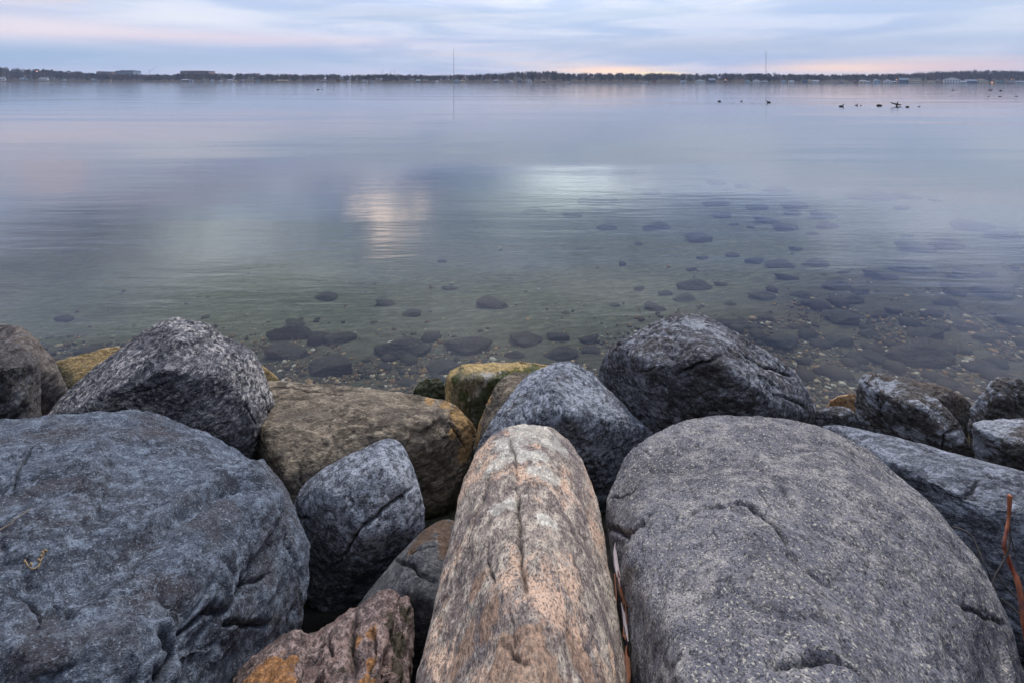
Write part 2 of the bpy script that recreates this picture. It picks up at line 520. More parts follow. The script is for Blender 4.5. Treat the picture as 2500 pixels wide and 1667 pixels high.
rock('dark purple gray boulder cut by the left edge, in front of the brown one',
     [(-160, 825, 1.05), (0, 825, 1.15), (30, 830, 1.14), (62, 845, 1.1), (92, 865, 1.04), (106, 885, 1.0), (103, 905, .94), (82, 940, .86), (68, 980, .78), (56, 1030, .7), (0, 1060, .65), (-160, 1060, .65)],
     [(0, 900, 1.12), (60, 890, 1.08), (0, 980, .9)], mat=M['darkbrown'], vox=.026, back=.25, z0=.0, smooth=5, amp=(.03, .012, .0035), ridge=.014,
     dents=[(55, 930, .1, -.03)])

rock('flat ochre yellow rock at the waterline left of the pyramid boulder',
     [(128, 878, .10), (180, 870, .13), (240, 850, .18), (290, 841, .22), (312, 844, .22), (340, 860, .2), (420, 880, .1), (170, 952, .0), (300, 960, .0), (420, 950, 0)],
     [(250, 890, .16)], mat=M['ochre'], vox=.03, back=.3, smooth=5, z0=-.5, amp=(.012, .008, .003), drop=.7)

rock('small ochre tip of rock peeking out right of the pyramid boulder',
     [(560, 890, .15), (620, 885, .2), (640, 888, .21), (656, 898, .18), (675, 911, .13), (684, 924, .08), (660, 960, 0), (580, 960, 0)],
     mat=M['ochre'], vox=.026, back=.2, smooth=5, z0=-.5, amp=(.01, .006, .003), drop=.7)

rock('long brown boulder with an ochre right end, middle of the shore',
     [(560, 925, .5), (655, 924, .56), (700, 926, .58), (760, 932, .6), (850, 941, .61), (950, 949, .61), (1020, 958, .6), (1080, 970, .58), (1112, 982, .55), (1135, 1002, .51), (1152, 1024, .46), (1169, 1042, .4), (1170, 1056, .36),
      (1157, 1090, .28), (1140, 1145, .15), (1122, 1200, 0), (1090, 1260, -.05), (600, 1100, .3)],
     [(900, 1010, .64), (1050, 1020, .6), (1070, 1080, .5), (640, 1040, .55), (700, 1170, .44), (800, 1140, .48), (980, 1120, .45), (1000, 1200, .12), (720, 1240, .3)],
     mat=M['brown'], vox=.027, back=.35, z0=-.3, smooth=5, drop=.5, amp=(.018, .008, .003), ridge=.010,
     patches=[(1125, 1010, .09), (1145, 1040, .1), (1150, 1070, .1), (1140, 1100, .1), (1115, 1060, .05), (1050, 972, .04), (1090, 982, .05)],
     cracks=[((.008, .014, 0), (660, 945), (760, 950), (850, 955)), ((.007, .012, 0), (730, 1130), (735, 1170), (745, 1190)), ((.01, .018, 0), (1105, 985), (1112, 1040), (1140, 1100)), ((.006, .01, 0), (680, 975), (760, 965))])

rock('squat stone with bright yellow algae top and green moss, at the waterline',
     [(1083, 950, .3), (1084, 922, .4), (1098, 900, .45), (1130, 885, .49), (1190, 886, .49), (1230, 881, .5), (1280, 879, .5), (1320, 884, .5), (1350, 890, .48), (1380, 920, .4), (1100, 1000, .1), (1130, 1030, .03), (1165, 1045, 0), (1320, 1000, .1)],
     [(1140, 925, .46), (1290, 925, .46), (1110, 930, .43)], mat=M['mossy'], vox=.02, back=.25, z0=-.5, smooth=5, drop=.45, amp=(.014, .006, .003),
     patches=[(1100, 904, .10), (1125, 890, .11), (1150, 890, .11), (1180, 890, .11), (1210, 889, .11), (1240, 886, .11), (1270, 884, .11), (1300, 884, .11), (1330, 890, .1), (1093, 930, .07), (1090, 960, .07), (1100, 990, .05), (1260, 905, .06)],
     patches2=[(1310, 895, .05), (1290, 903, .07), (1265, 912, .08), (1240, 925, .09), (1215, 945, .10), (1190, 965, .10), (1160, 985, .09), (1130, 965, .06), (1200, 1000, .10), (1170, 1010, .10), (1110, 925, .04)])

rock('small green slimy stone half in the water left of the mossy one',
     [(1005, 958, .04), (1018, 930, .11), (1038, 922, .15), (1075, 922, .15), (1088, 935, .12), (1092, 968, .0), (1020, 972, -.02)], mat=M['green'], vox=.016, back=.15, z0=-.4, smooth=4,
     amp=(.01, .005, .002), patches=[(1040, 926, .03), (1065, 925, .04), (1030, 940, .02)])

rock('narrow brown rock wedged between mossy stone and blue gray boulder',
     [(1150, 1105, .05), (1164, 1042, .2), (1183, 1000, .3), (1198, 962, .4), (1214, 930, .46), (1248, 907, .5), (1310, 904, .5), (1390, 920, .42), (1300, 1060, .2)],
     [(1240, 960, .48), (1200, 1040, .3)], mat=M['brown'], vox=.022, back=.2, z0=-.4, smooth=5, amp=(.012, .006, .003),
     patches=[(1170, 1040, .05), (1180, 1010, .05), (1195, 975, .04), (1165, 1070, .05), (1205, 950, .03)])

rock('blue gray crested boulder behind the tan one',
     [(1150, 1120, .35), (1162, 1092, .4), (1178, 1056, .45), (1202, 1016, .5), (1232, 974, .56), (1264, 932, .62), (1300, 903, .68), (1345, 887, .72), (1368, 880, .75), (1397, 878, .75), (1424, 890, .71), (1458, 920, .65), (1484, 950, .6),
      (1514, 984, .55), (1548, 1018, .5), (1580, 1042, .45), (1597, 1055, .42), (1560, 1090, .3), (1510, 1150, .18), (1490, 1230, .05), (1420, 1240, .0)],
     [(1350, 940, .8), (1390, 1010, .76), (1460, 1000, .68), (1310, 1010, .72), (1330, 1100, .55), (1470, 1130, .40), (1240, 1120, .42), (1460, 1195, .2)],
     mat=M['slate'], vox=.022, back=.3, z0=-.3, smooth=4, facet=.008, drop=.5, amp=(.02, .010, .004), ridge=.012,
     cracks=[((.007, .012, 0), (1440, 1130), (1480, 1110), (1520, 1095)), ((.006, .01, 0), (1270, 990), (1285, 1030)), ((.006, .01, 0), (1340, 890), (1400, 905), (1450, 960))])

rock('dark gray domed boulder, tallest on the skyline of the shore rocks',
     [(1453, 897, .55), (1474, 860, .68), (1508, 833, .8), (1556, 808, .88), (1598, 783, .95), (1648, 764, 1.0), (1690, 761, 1.0), (1732, 770, .99), (1782, 798, .93), (1832, 829, .84), (1882, 865, .74), (1932, 902, .6), (1962, 937, .48), (1987, 977, .35),
      (1999, 1012, .25), (2003, 1040, .15), (1980, 1070, .05), (1600, 1080, .2), (1490, 980, .3)],
     [(1720, 870, .97), (1840, 945, .78), (1940, 1000, .5), (1600, 890, .84), (1700, 1010, .6), (1560, 960, .55), (1850, 1050, .45)],
     mat=M['dome'], vox=.025, back=.45, z0=-.3, smooth=4, facet=.007, drop=.45, amp=(.028, .011, .004), ridge=.015,
     cracks=[((.012, .025, 0), (1650, 920), (1700, 895), (1760, 868)), ((.013, .032, 0), (1810, 862), (1870, 893), (1930, 920)), ((.01, .02, 0), (1890, 960), (1945, 985), (1960, 995)), ((.008, .015, 0), (1960, 930), (1980, 970), (1985, 985)),
             ((.008, .015, 0), (1820, 870), (1850, 905), (1900, 950)), ((.006, .01, 0), (1570, 905), (1620, 890))],
     dents=[(1640, 860, .1, -.02), (1850, 870, .08, -.02)])

rock('small blue gray rounded boulder with dark crack, right of the big blue one',
     [(713, 1250, .5), (720, 1222, .54), (735, 1192, .58), (756, 1168, .62), (792, 1138, .67), (850, 1107, .72), (902, 1082, .75), (930, 1069, .76), (957, 1064, .76), (978, 1073, .74), (994, 1095, .71), (1007, 1130, .68), (1018, 1170, .64),
      (1031, 1220, .59), (1039, 1268, .54), (1036, 1292, .5), (1005, 1330, .4), (960, 1375, .3), (900, 1440, .2), (840, 1500, .08), (740, 1530, .05), (722, 1470, .15), (713, 1380, .3), (711, 1300, .43)],
     [(800, 1200, .72), (930, 1140, .8), (985, 1180, .72), (900, 1300, .62), (800, 1320, .52), (850, 1400, .36), (980, 1290, .56)],
     mat=M['slate'], vox=.019, back=.28, z0=-.2, smooth=8, drop=.4, amp=(.018, .007, .002), seed=4,
     cracks=[((.01, .022, 0), (815, 1385), (850, 1340), (880, 1290), (930, 1245), (975, 1215), (1005, 1190)), ((.006, .010, 0), (852, 1205), (865, 1230), (875, 1248)), ((.008, .014, 0), (725, 1258), (760, 1262))])

rock('gray wedge of rock with brown cap squeezed beside the tan boulder',
     [(1035, 1290, .58), (1060, 1272, .6), (1085, 1264, .61), (1110, 1264, .6), (1170, 1300, .55), (1000, 1322, .57), (962, 1360, .55), (922, 1408, .5), (890, 1450, .46), (862, 1486, .42), (850, 1540, .3), (950, 1650, .35), (1150, 1600, .35)],
     [(1030, 1345, .68), (1090, 1330, .66), (1000, 1440, .66), (1090, 1480, .62), (950, 1450, .6)],
     mat=M['capped'], vox=.018, back=.25, z0=-.1, smooth=4, amp=(.012, .006, .002), seed=2,
     patches=[(1050, 1295, .09), (1030, 1318, .08), (1075, 1285, .09), (1095, 1310, .08), (1008, 1340, .05), (1090, 1345, .05)],
     patches2=[(1063, 1300, .012), (1065, 1318, .012), (1040, 1345, .012), (1015, 1353, .012)],
     cracks=[((.008, .025, 0), (962, 1362), (995, 1378), (1030, 1405), (1065, 1425)), ((.005, .01, 0), (1000, 1350), (1045, 1338), (1065, 1335))])

rock('elongated tan and orange boulder pointing at the lake, bottom centre',
     [(1310, 1031, 1.0), (1265, 1033, .99), (1232, 1044, .98), (1204, 1060, .97), (1180, 1082, .96), (1160, 1108, .95), (1141, 1145, .94), (1125, 1192, .93), (1112, 1250, .93), (1099, 1310, .94), (1081, 1390, .97), (1065, 1480, 1.0),
      (1048, 1560, 1.03), (1030, 1620, 1.05), (1012, 1680, 1.06), (980, 1800, 1.06), (1352, 1039, .99), (1386, 1060, .97), (1418, 1105, .95), (1444, 1158, .94), (1461, 1213, .93), (1472, 1265, .93), (1483, 1335, .94), (1501, 1430, .97), (1516, 1520, 1.0),
      (1526, 1600, 1.03), (1531, 1680, 1.05), (1545, 1800, 1.05)],
     [(1290, 1110, 1.12), (1230, 1180, 1.14), (1360, 1180, 1.12), (1200, 1350, 1.22), (1290, 1330, 1.28), (1390, 1380, 1.2), (1160, 1550, 1.26), (1280, 1600, 1.42), (1420, 1600, 1.28), (1280, 1850, 1.5), (1120, 1800, 1.3), (1450, 1800, 1.3)],
     mat=M['tan'], vox=.019, back=.3, z0=.1, smooth=9, drop=.5, amp=(.018, .008, .0028), ridge=.010,
     patches=[(1300, 1050, .14), (1250, 1080, .11), (1220, 1130, .09), (1350, 1080, .10), (1330, 1150, .08), (1290, 1110, .1), (1230, 1230, .06), (1340, 1260, .05)],
     patches2=[(1180, 1500, .06), (1250, 1640, .12), (1350, 1640, .1), (1220, 1560, .08), (1120, 1580, .07), (1420, 1600, .06), (1300, 1520, .06), (1160, 1420, .05)],
     cracks=[((.010, .018, 0), (1262, 1180), (1262, 1240), (1268, 1300), (1270, 1360), (1285, 1420)), ((.007, .014, 0), (1240, 1065), (1255, 1110), (1265, 1175)), ((.006, .010, 0), (1185, 1310), (1180, 1360), (1200, 1420)),
             ((.02, .016, 0), (1190, 1170), (1150, 1290), (1125, 1400)), ((.006, .010, 0), (1215, 1235), (1255, 1215)), ((.007, .010, 0), (1390, 1400), (1430, 1500), (1450, 1540)), ((.008, .012, 0), (1200, 1540), (1250, 1580), (1300, 1600))],
     dents=[(1290, 1100, .05, -.01), (1240, 1215, .05, -.012), (1255, 1500, .07, -.015), (1350, 1330, .08, .012), (1205, 1440, .05, .012)])

rock('jagged rust stained rock at the bottom edge left of centre',
     [(540, 1690, .75), (575, 1655, .78), (610, 1614, .8), (642, 1590, .8), (680, 1560, .8), (712, 1533, .8), (732, 1530, .8), (752, 1538, .78), (775, 1560, .74), (780, 1700, .7), (600, 1800, .7)],
     [(690, 1600, .88), (720, 1680, .98), (640, 1720, .95)],
     extra=[[(740, 1560, .76), (790, 1548, .76), (830, 1510, .8), (845, 1500, .8), (882, 1477, .82), (905, 1470, .82), (900, 1540, .9), (800, 1600, .9), (820, 1750, .98), (900, 1750, .98), (760, 1800, .3), (950, 1700, .1), (860, 1550, .1), (720, 1700, .7)],
            [(868, 1502, .84), (905, 1466, .85), (930, 1451, .86), (958, 1441, .86), (974, 1455, .84), (972, 1480, .84), (955, 1530, .92), (920, 1600, .98), (900, 1750, 1.02), (860, 1620, .92), (960, 1600, .2), (1000, 1800, .2), (880, 1560, .2)],
            [(965, 1458, .82), (995, 1460, .80), (1006, 1500, .78), (1010, 1545, .76), (1004, 1600, .78), (998, 1700, .82), (970, 1550, .86), (955, 1700, .92), (960, 1500, .84), (1000, 1500, .2), (990, 1700, .2)]],
     mat=M['rusty'], vox=.012, back=.12, z0=.15, smooth=2, sub=2, amp=(.018, .012, .005), sc=(4, 14, 45), ridge=.014, shrink=.2, facet=.014,
     patches=[(630, 1645, .06), (655, 1625, .06), (680, 1615, .055), (705, 1605, .045), (690, 1640, .06), (650, 1665, .08), (700, 1665, .06), (725, 1590, .03), (905, 1535, .025), (905, 1600, .03), (895, 1635, .03), (920, 1655, .03), (870, 1560, .02)],
     patches2=[(960, 1520, .04), (985, 1560, .05), (985, 1620, .05), (990, 1500, .03), (830, 1620, .015), (860, 1560, .02), (870, 1530, .02)],
     cracks=[((.012, .03, 0), (865, 1500), (860, 1550), (862, 1640)), ((.01, .025, 0), (905, 1530), (915, 1580), (895, 1620), (900, 1667)), ((.008, .02, 0), (740, 1545), (760, 1570), (800, 1560), (810, 1590))],
     dents=[(885, 1580, .03, -.03)])

rock('very large gray granite boulder filling the lower right',
     [(1473, 1258, .85), (1478, 1212, .88), (1498, 1165, .9), (1514, 1130, .92), (1545, 1090, .95), (1590, 1056, .98), (1650, 1028, 1.0), (1690, 1014, 1.02), (1760, 1006, 1.04), (1850, 1009, 1.05), (1950, 1024, 1.05), (2040, 1048, 1.05), (2130, 1095, 1.04),
      (2200, 1156, 1.02), (2270, 1218, 1.0), (2330, 1284, .97), (2385, 1350, .94), (2433, 1425, .9), (2468, 1505, .86), (2492, 1585, .83), (2515, 1670, .8), (2540, 1800, .75), (1479, 1300, .84), (1500, 1360, .84), (1524, 1430, .86), (1537, 1510, .88), (1546, 1600, .9), (1552, 1680, .92), (1560, 1800, .9)],
     [(1900, 1180, 1.2), (1700, 1180, 1.16), (2100, 1300, 1.24), (1600, 1300, 1.12), (1900, 1400, 1.33), (1650, 1500, 1.2), (2200, 1500, 1.25), (2350, 1500, 1.1), (1700, 1750, 1.35), (2100, 1750, 1.38), (2350, 1750, 1.15), (1600, 1700, 1.1), (1900, 1950, 1.3)],
     mat=M['granite'], vox=.021, back=.35, z0=.05, smooth=8, drop=.45, amp=(.024, .008, .0024), ridge=.014, facet=.014,
     cracks=[((.012, .028, 0), (1680, 1255), (1735, 1234), (1790, 1247), (1850, 1270), (1900, 1305), (1925, 1335)), ((.007, .012, 0), (1925, 1350), (1960, 1375), (2010, 1395)), ((.006, .008, 0), (1850, 1190), (1870, 1230), (1885, 1270)),
             ((.006, .008, 0), (1945, 1410), (1990, 1500), (2020, 1560)), ((.012, .026, 0), (1880, 1662), (1930, 1645), (1995, 1628), (2060, 1645), (2100, 1680)), ((.008, .014, 0), (2360, 1475), (2420, 1510), (2470, 1530)),
             ((.012, .024, 0), (1478, 1290), (1530, 1295), (1575, 1275), (1595, 1245)), ((.008, .014, 0), (1478, 1215), (1510, 1205), (1545, 1185))],
     dents=[(1640, 1130, .12, -.022), (1760, 1300, .1, .018), (2100, 1440, .16, -.03), (2200, 1560, .14, -.02), (1950, 1560, .2, .015), (1520, 1330, .06, -.02), (2000, 1150, .2, .01)])

rock('long pale blue gray boulder behind the big granite one at the right edge',
     [(1995, 1045, .72), (2002, 1036, .76), (2022, 1029, .78), (2060, 1033, .8), (2150, 1057, .8), (2250, 1088, .8), (2350, 1117, .8), (2500, 1153, .8), (2750, 1215, .7), (2750, 1400, .5), (2620, 1600, .25), (2480, 1620, .2), (2300, 1500, .15), (2020, 1120, .45)],
     [(2180, 1130, .84), (2350, 1200, .83), (2410, 1290, .74), (2600, 1270, .8), (2440, 1380, .62), (2500, 1460, .5), (2600, 1450, .55)],
     mat=M['longgray'], vox=.026, back=.3, z0=-.1, smooth=6, drop=.5, amp=(.022, .010, .0035), ridge=.014,
     dents=[(2330, 1230, .12, -.03), (2450, 1330, .1, -.03)], cracks=[((.01, .016, 0), (2330, 1210), (2370, 1185), (2390, 1162)), ((.008, .012, 0), (2400, 1155), (2470, 1175), (2500, 1180))])

rock('upright dark block of rock with a white streaked face, right side',
     [(2084, 952, .4), (2094, 925, .5), (2112, 911, .55), (2150, 913, .56), (2200, 927, .56), (2262, 953, .55), (2312, 988, .5), (2348, 1040, .42), (2372, 1080, .33), (2392, 1130, .2), (2086, 1000, .25), (2108, 1050, .1), (2250, 1120, .08)],
     [(2128, 945, .54), (2140, 1000, .38), (2260, 1000, .54), (2310, 1060, .42), (2200, 1060, .3)], mat=M['striped'], vox=.024, back=.15, z0=-.3, smooth=3, drop=.4, amp=(.02, .012, .004), ridge=.018,
     cracks=[((.012, .03, 0), (2300, 1110), (2310, 1060), (2340, 1050)), ((.01, .02, 0), (2140, 930), (2145, 1000), (2170, 1060)), ((.01, .02, 0), (2330, 1020), (2345, 1050))], dents=[(2160, 1050, .06, -.04)])

rock('brown rounded rock behind the upright streaked block',
     [(2140, 935, .3), (2200, 928, .36), (2262, 930, .38), (2312, 939, .35), (2352, 958, .28), (2380, 985, .18), (2370, 1040, 0), (2180, 1020, .05)], [(2300, 980, .3)], mat=M['leftbrown'], vox=.024, back=.25, z0=-.4, smooth=5, drop=.5, amp=(.018, .01, .004))

rock('dark knobbly boulder at the right edge of the shore',
     [(2358, 1040, .2), (2368, 992, .35), (2398, 960, .48), (2411, 934, .56), (2430, 917, .6), (2462, 917, .6), (2505, 932, .56), (2620, 965, .45), (2620, 1080, .1), (2400, 1080, .05)], [(2450, 970, .52), (2420, 1000, .42)], mat=M['striped'], vox=.022, back=.22, z0=-.3, smooth=4, seed=3, amp=(.025, .014, .005), ridge=.018)

rock('pale topped boulder with brown front at the right edge below the knobbly one',
     [(2369, 1036, .5), (2376, 1025, .53), (2422, 1021, .53), (2500, 1016, .54), (2640, 1025, .5), (2386, 1090, .32), (2402, 1135, .2), (2500, 1175, .15), (2640, 1210, .15)], [(2400, 1050, .52), (2480, 1085, .5), (2600, 1090, .5)], mat=M['striped'], vox=.022, back=.15, z0=-.3, smooth=3, seed=6, amp=(.018, .01, .004))

rock('small bright orange stone in the gap right of the dome',
     [(2012, 1000, .08), (2024, 976, .18), (2048, 963, .24), (2085, 956, .27), (2140, 965, .25), (2110, 1020, 0), (2020, 1018, 0)], mat=M['orange'], vox=.018, back=.2, z0=-.4, smooth=5, amp=(.01, .008, .004))

rock('low dark stone under the orange stone right of the dome',
     [(1990, 1003, .33), (2030, 994, .36), (2062, 995, .36), (2088, 1008, .33), (2130, 1044, .2), (2120, 1070, .05), (2000, 1060, .05)], [(2050, 1018, .34)], mat=M['dome'], vox=.02, back=.15, z0=-.3, smooth=4, seed=5)
# neighbours just outside the picture, so the bank carries on
rock('boulder on the bank outside the picture to the left', [(-260, 880, 1.0), (-420, 900, 1.0), (-600, 960, .9), (-620, 1150, .6), (-240, 1100, .6)], [(-420, 980, 1.0)], mat=M['slate'], vox=.05, sub=1, z0=-.1)
rock('boulder on the bank outside the picture to the right', [(2760, 1050, .8), (2900, 1040, .85), (3050, 1090, .8), (3080, 1300, .5), (2780, 1250, .5)], [(2900, 1150, .85)], mat=M['longgray'], vox=.05, sub=1, z0=-.1)

# ------------------------------------------------------------------ lake bed and water
def bed_z(x, y):
    ys = [-40, -6, -1, 0.6, 1.3, 2.0, 2.6, 3.1, 3.5, 4.3, 5.2, 7, 10, 16, 25, 45, 90, 200, 700, 880, 930]
    zs = [1.6, 1.3, .8, .55, .42, .26, .1, -.03, -.18, -.22, -.34, -.52, -.85, -1.35, -2.1, -3.2, -3.8, -4, -4, -3, .4]
    z = np.interp(y, ys, zs)
    side = np.clip(-x / (4 + 0.45 * np.maximum(y, 0)), -1, 1)      # deeper on the left, shallower on the right
    f = np.where(y > 3.6, np.clip((y - 3.6) / 3, 0, 1), 0)
    return np.where(z < 0, z * (1 + f * np.where(side > 0, .35, .6) * side), z)


NY, NX = 260, 220
ys = np.concatenate([np.linspace(-40, 1, 20, endpoint=False), np.linspace(1, 12, 130, endpoint=False), np.geomspace(12, 930, NY - 150)])
V = []
for y in ys:
    w = 8 + abs(y) * 2.2
    V.append(np.stack([np.linspace(-w, w, NX), np.full(NX, y), np.zeros(NX)], 1))
V = np.concatenate(V)
V[:, 2] = bed_z(V[:, 0], V[:, 1])
nearb = (V[:, 1] < 30)
V[:, 2] += np.where(nearb, 0.03 * fbm(V * np.array([.8, .8, 1]), 3), 0)
F = [(i * NX + j, i * NX + j + 1, (i + 1) * NX + j + 1, (i + 1) * NX + j) for i in range(len(ys) - 1) for j in range(NX - 1)]
bed_me = mesh_from('lake_bed', V, F, True)
m, t = new_mat('lake bed sand')
tc = t.node('ShaderNodeTexCoord').outputs['Object']
sep = t.node('ShaderNodeSeparateXYZ'); t.l.new(tc, sep.inputs[0])
n1 = t.noise(tc, 1.1, 6, .65)
n2 = t.noise(t.mapping(tc, scale=(1, 1.6, 1)), 6, 7, .7)
n3 = t.noise(tc, 45, 4, .7)
c = t.mix(t.ramp(n2, .35, .7), (.19, .195, .125), (.36, .36, .24))
c = t.mix(t.math('MULTIPLY', t.ramp(n1, .55, .72), .45), c, (.07, .072, .055))
c = t.mix(t.ramp(n3, .35, .75), t.mix(.5, c, (.08, .07, .05)), c)
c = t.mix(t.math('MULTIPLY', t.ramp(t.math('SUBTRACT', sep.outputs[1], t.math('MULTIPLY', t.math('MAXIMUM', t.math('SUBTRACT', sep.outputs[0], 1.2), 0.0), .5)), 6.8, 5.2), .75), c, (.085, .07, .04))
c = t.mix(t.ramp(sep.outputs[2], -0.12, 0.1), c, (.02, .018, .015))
wv = t.node('ShaderNodeTexWave'); wv.inputs['Scale'].default_value = 2.2; wv.inputs['Distortion'].default_value = 9
wv.inputs['Detail'].default_value = 3; wv.inputs['Detail Scale'].default_value = .8
t.l.new(t.mapping(tc, rot=(0, 0, R(70)), scale=(1, 1, 1)), wv.inputs['Vector'])
c = t.mix(t.math('MULTIPLY', wv.outputs['Fac'], .22), c, (.09, .09, .07))
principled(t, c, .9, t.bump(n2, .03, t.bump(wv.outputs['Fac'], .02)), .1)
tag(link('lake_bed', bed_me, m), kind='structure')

# pebbles on the bed: nobody could count them
def pebble_field():
    base = []
    for k in range(6):
        bm = bmesh.new(); bmesh.ops.create_icosphere(bm, subdivisions=1, radius=1)
        for v in bm.verts: v.co *= random.uniform(.75, 1.15)
        base.append((np.array([v.co[:] for v in bm.verts]), np.array([[w.index for w in f.verts] for f in bm.faces])))
        bm.free()
    r = np.random.RandomState(5)
    N = 90000
    y = np.where(r.rand(N) < .85, 3.9 + r.gamma(2.2, .75, N), r.uniform(4.5, 12, N))
    x = r.uniform(-6, 9, N) * np.maximum(y, 4) / 5
    lim = 5.9 + np.maximum(0, x - 1.2) * .55 + np.maximum(0, -x - 4) * .1 + r.randn(N) * .35
    patchy = gnoise(np.stack([x * 1.5, y * 1.9, x * 0], 1))
    keep = ((y < lim) & (patchy > -.45 + .25 * (y - 5))) | ((r.rand(N) < .05) & (y < 12))
    x, y = x[keep][:30000], y[keep][:30000]
    n = len(x)
    s = np.minimum(.007 + r.exponential(.0105, n), .06)
    big = (r.rand(n) < np.where(x > 1.5, .010, .003)) & (y > 4.6)
    s = np.where(big, r.uniform(.07, .17, n), s)
    z = bed_z(x, y) + s * .15 + 0.03 * fbm(np.stack([x * .8, y * .8, x * 0], 1), 3)
    a = r.rand(n) * 6.28; sy = r.uniform(.6, 1, n); sz = r.uniform(.3, .6, n); kind = r.randint(0, 6, n); rn = np.where(big, r.rand(n) * .3, r.rand(n))
    vs, fs, cs = [], [], []
    off = 0
    for k in range(6):
        q = np.where(kind == k)[0]
        V0, F0 = base[k]
        X = V0[None, :, 0] * s[q, None]; Y = V0[None, :, 1] * (s * sy)[q, None]; Z = V0[None, :, 2] * (s * sz)[q, None]
        ca, sa = np.cos(a[q])[:, None], np.sin(a[q])[:, None]
        P = np.stack([X * ca - Y * sa + x[q, None], X * sa + Y * ca + y[q, None], Z + z[q, None]], 2).reshape(-1, 3)
        vs.append(P)
        fs.append((F0[None] + (np.arange(len(q)) * len(V0))[:, None, None]).reshape(-1, 3) + off)
        off += len(P)
        cs.append(np.repeat(rn[q], len(V0)))
    me = mesh_from('pebbles', np.concatenate(vs), np.concatenate(fs).tolist(), True)
    add_attr(me, 'rnd', np.concatenate(cs))
    m, t = new_mat('mixed pebbles')
    c = t.cramp(t.attr('rnd'), [(0, (.05, .045, .035)), (.35, (.10, .08, .05)), (.52, (.30, .17, .07)), (.66, (.16, .14, .09)), (.82, (.55, .33, .14)), (.92, (.62, .52, .36)), (1, (.8, .75, .6))])
    tc = t.node('ShaderNodeTexCoord').outputs['Object']
    c = t.mix(t.math('MULTIPLY', t.ramp(t.noise(tc, 60, 4), .4, .6), .5), c, (.08, .07, .05))
    principled(t, c, .8, spec=.1)
    tag(link('pebbles', me, m), 'brown and ochre pebbles scattered over the lake bed close to the shore', 'pebbles', kind='stuff')


pebble_field()

# sunken stones seen through the water: (u, v, width px, height px)
SUNK = [(1751,451,56,9),(1819,457,60,8),(1889,468,75,12),(2116,484,120,24),(2214,485,70,14),(2284,493,45,7),(2201,511,45,8),(1751,499,80,26),(1847,512,70,10),(1940,510,90,12),(1936,522,55,10),(2008,530,85,14),(1765,530,60,16),
 (1868,541,78,16),(1918,558,68,16),(2015,554,60,14),(1837,557,30,8),(1793,551,30,8),(1980,573,35,8),(1594,474,60,13),(1461,499,120,20),(1484,558,65,16),(1606,560,90,12),(1711,586,85,24),(1942,609,45,10),(1788,627,42,15),
 (1849,642,65,20),(1903,656,85,26),(1985,649,75,18),(1919,679,70,18),(1718,633,38,8),(2064,669,40,8),(2148,676,105,28),(2214,660,115,26),(2013,672,18,10),(2331,676,50,22),(2387,672,100,28),(2331,705,65,32),(2443,719,130,40),
 (2041,698,90,30),(2102,714,55,14),(1858,726,82,28),(1954,722,55,22),(1982,744,60,16),(2080,734,80,18),(1699,703,105,26),(1758,694,40,18),(1671,731,70,44),(1624,721,50,14),(1601,754,60,28),(2059,780,100,40),(2148,772,50,16),
 (2272,766,50,16),(2179,759,50,14),(2303,740,70,12),(2471,780,85,30),(1868,778,45,14),(1805,794,55,24),(1849,803,45,18),(1945,802,42,18),(1919,843,110,40),(2265,820,100,30),(2242,871,220,56),(2303,803,45,14),(2373,808,70,16),
 (2429,834,100,28),(2055,836,80,24),(2148,880,90,36),(2307,600,110,22),(2237,609,100,22),(2214,581,35,7),(2378,560,120,16),(2462,581,120,24),(1564,707,40,12),(1503,747,35,14),(1559,598,25,6),(1442,834,60,26),
 (1442,862,60,28),(990,858,165,50),(1151,855,150,50),(1283,830,98,50),(1369,828,80,20),(1365,868,95,32),(830,837,105,46),(707,866,130,50),(822,902,160,60),(719,824,150,20),(1090,902,110,50),(994,942,60,28),(937,900,50,24),
 (944,744,72,22),(998,770,60,20),(791,728,72,22),(1097,705,50,16),(1205,747,95,38),(1377,766,30,18),(722,791,60,26),(1048,439,60,7),(983,453,45,7),(1258,868,60,20),(153,784,60,16),(1300,520,70,10),(1400,530,60,9),(1080,640,30,7),(1690,660,36,9),
 (1895,900,60,20),(1960,880,50,18),(2350,860,60,18),(2400,900,80,26),(2010,905,70,20),(1780,745,40,12),(2120,815,60,18)]


def bed_hit(u, v):
    z = -.4
    for _ in range(25):
        p = atz(u, v, z)
        z = float(bed_z(np.array([p.x]), np.array([p.y]))[0])
    return atz(u, v, z)


sunk_src = []
for k in range(7):
    pts = [Vector(p) for p in rng.randn(16, 3)]
    pts = [p.normalized() * random.uniform(.82, 1.08) for p in pts]
    pts = [Vector((p.x, p.y, p.z)) for p in pts]
    me = solid([pts], .12, 4, 2)
    co = get_co(me)
    co += get_no(me) * (0.06 * fbm(co * 2 + k, 3) + .02 * fbm(co * 8, 2))[:, None]
    set_co(me, co)
    for a in ('crack', 'patch', 'patch2'): add_attr(me, a, np.zeros(len(co)))
    me.name = 'sunken_stone'
    me.materials.append(M['sunk'])
    sunk_src.append(me)


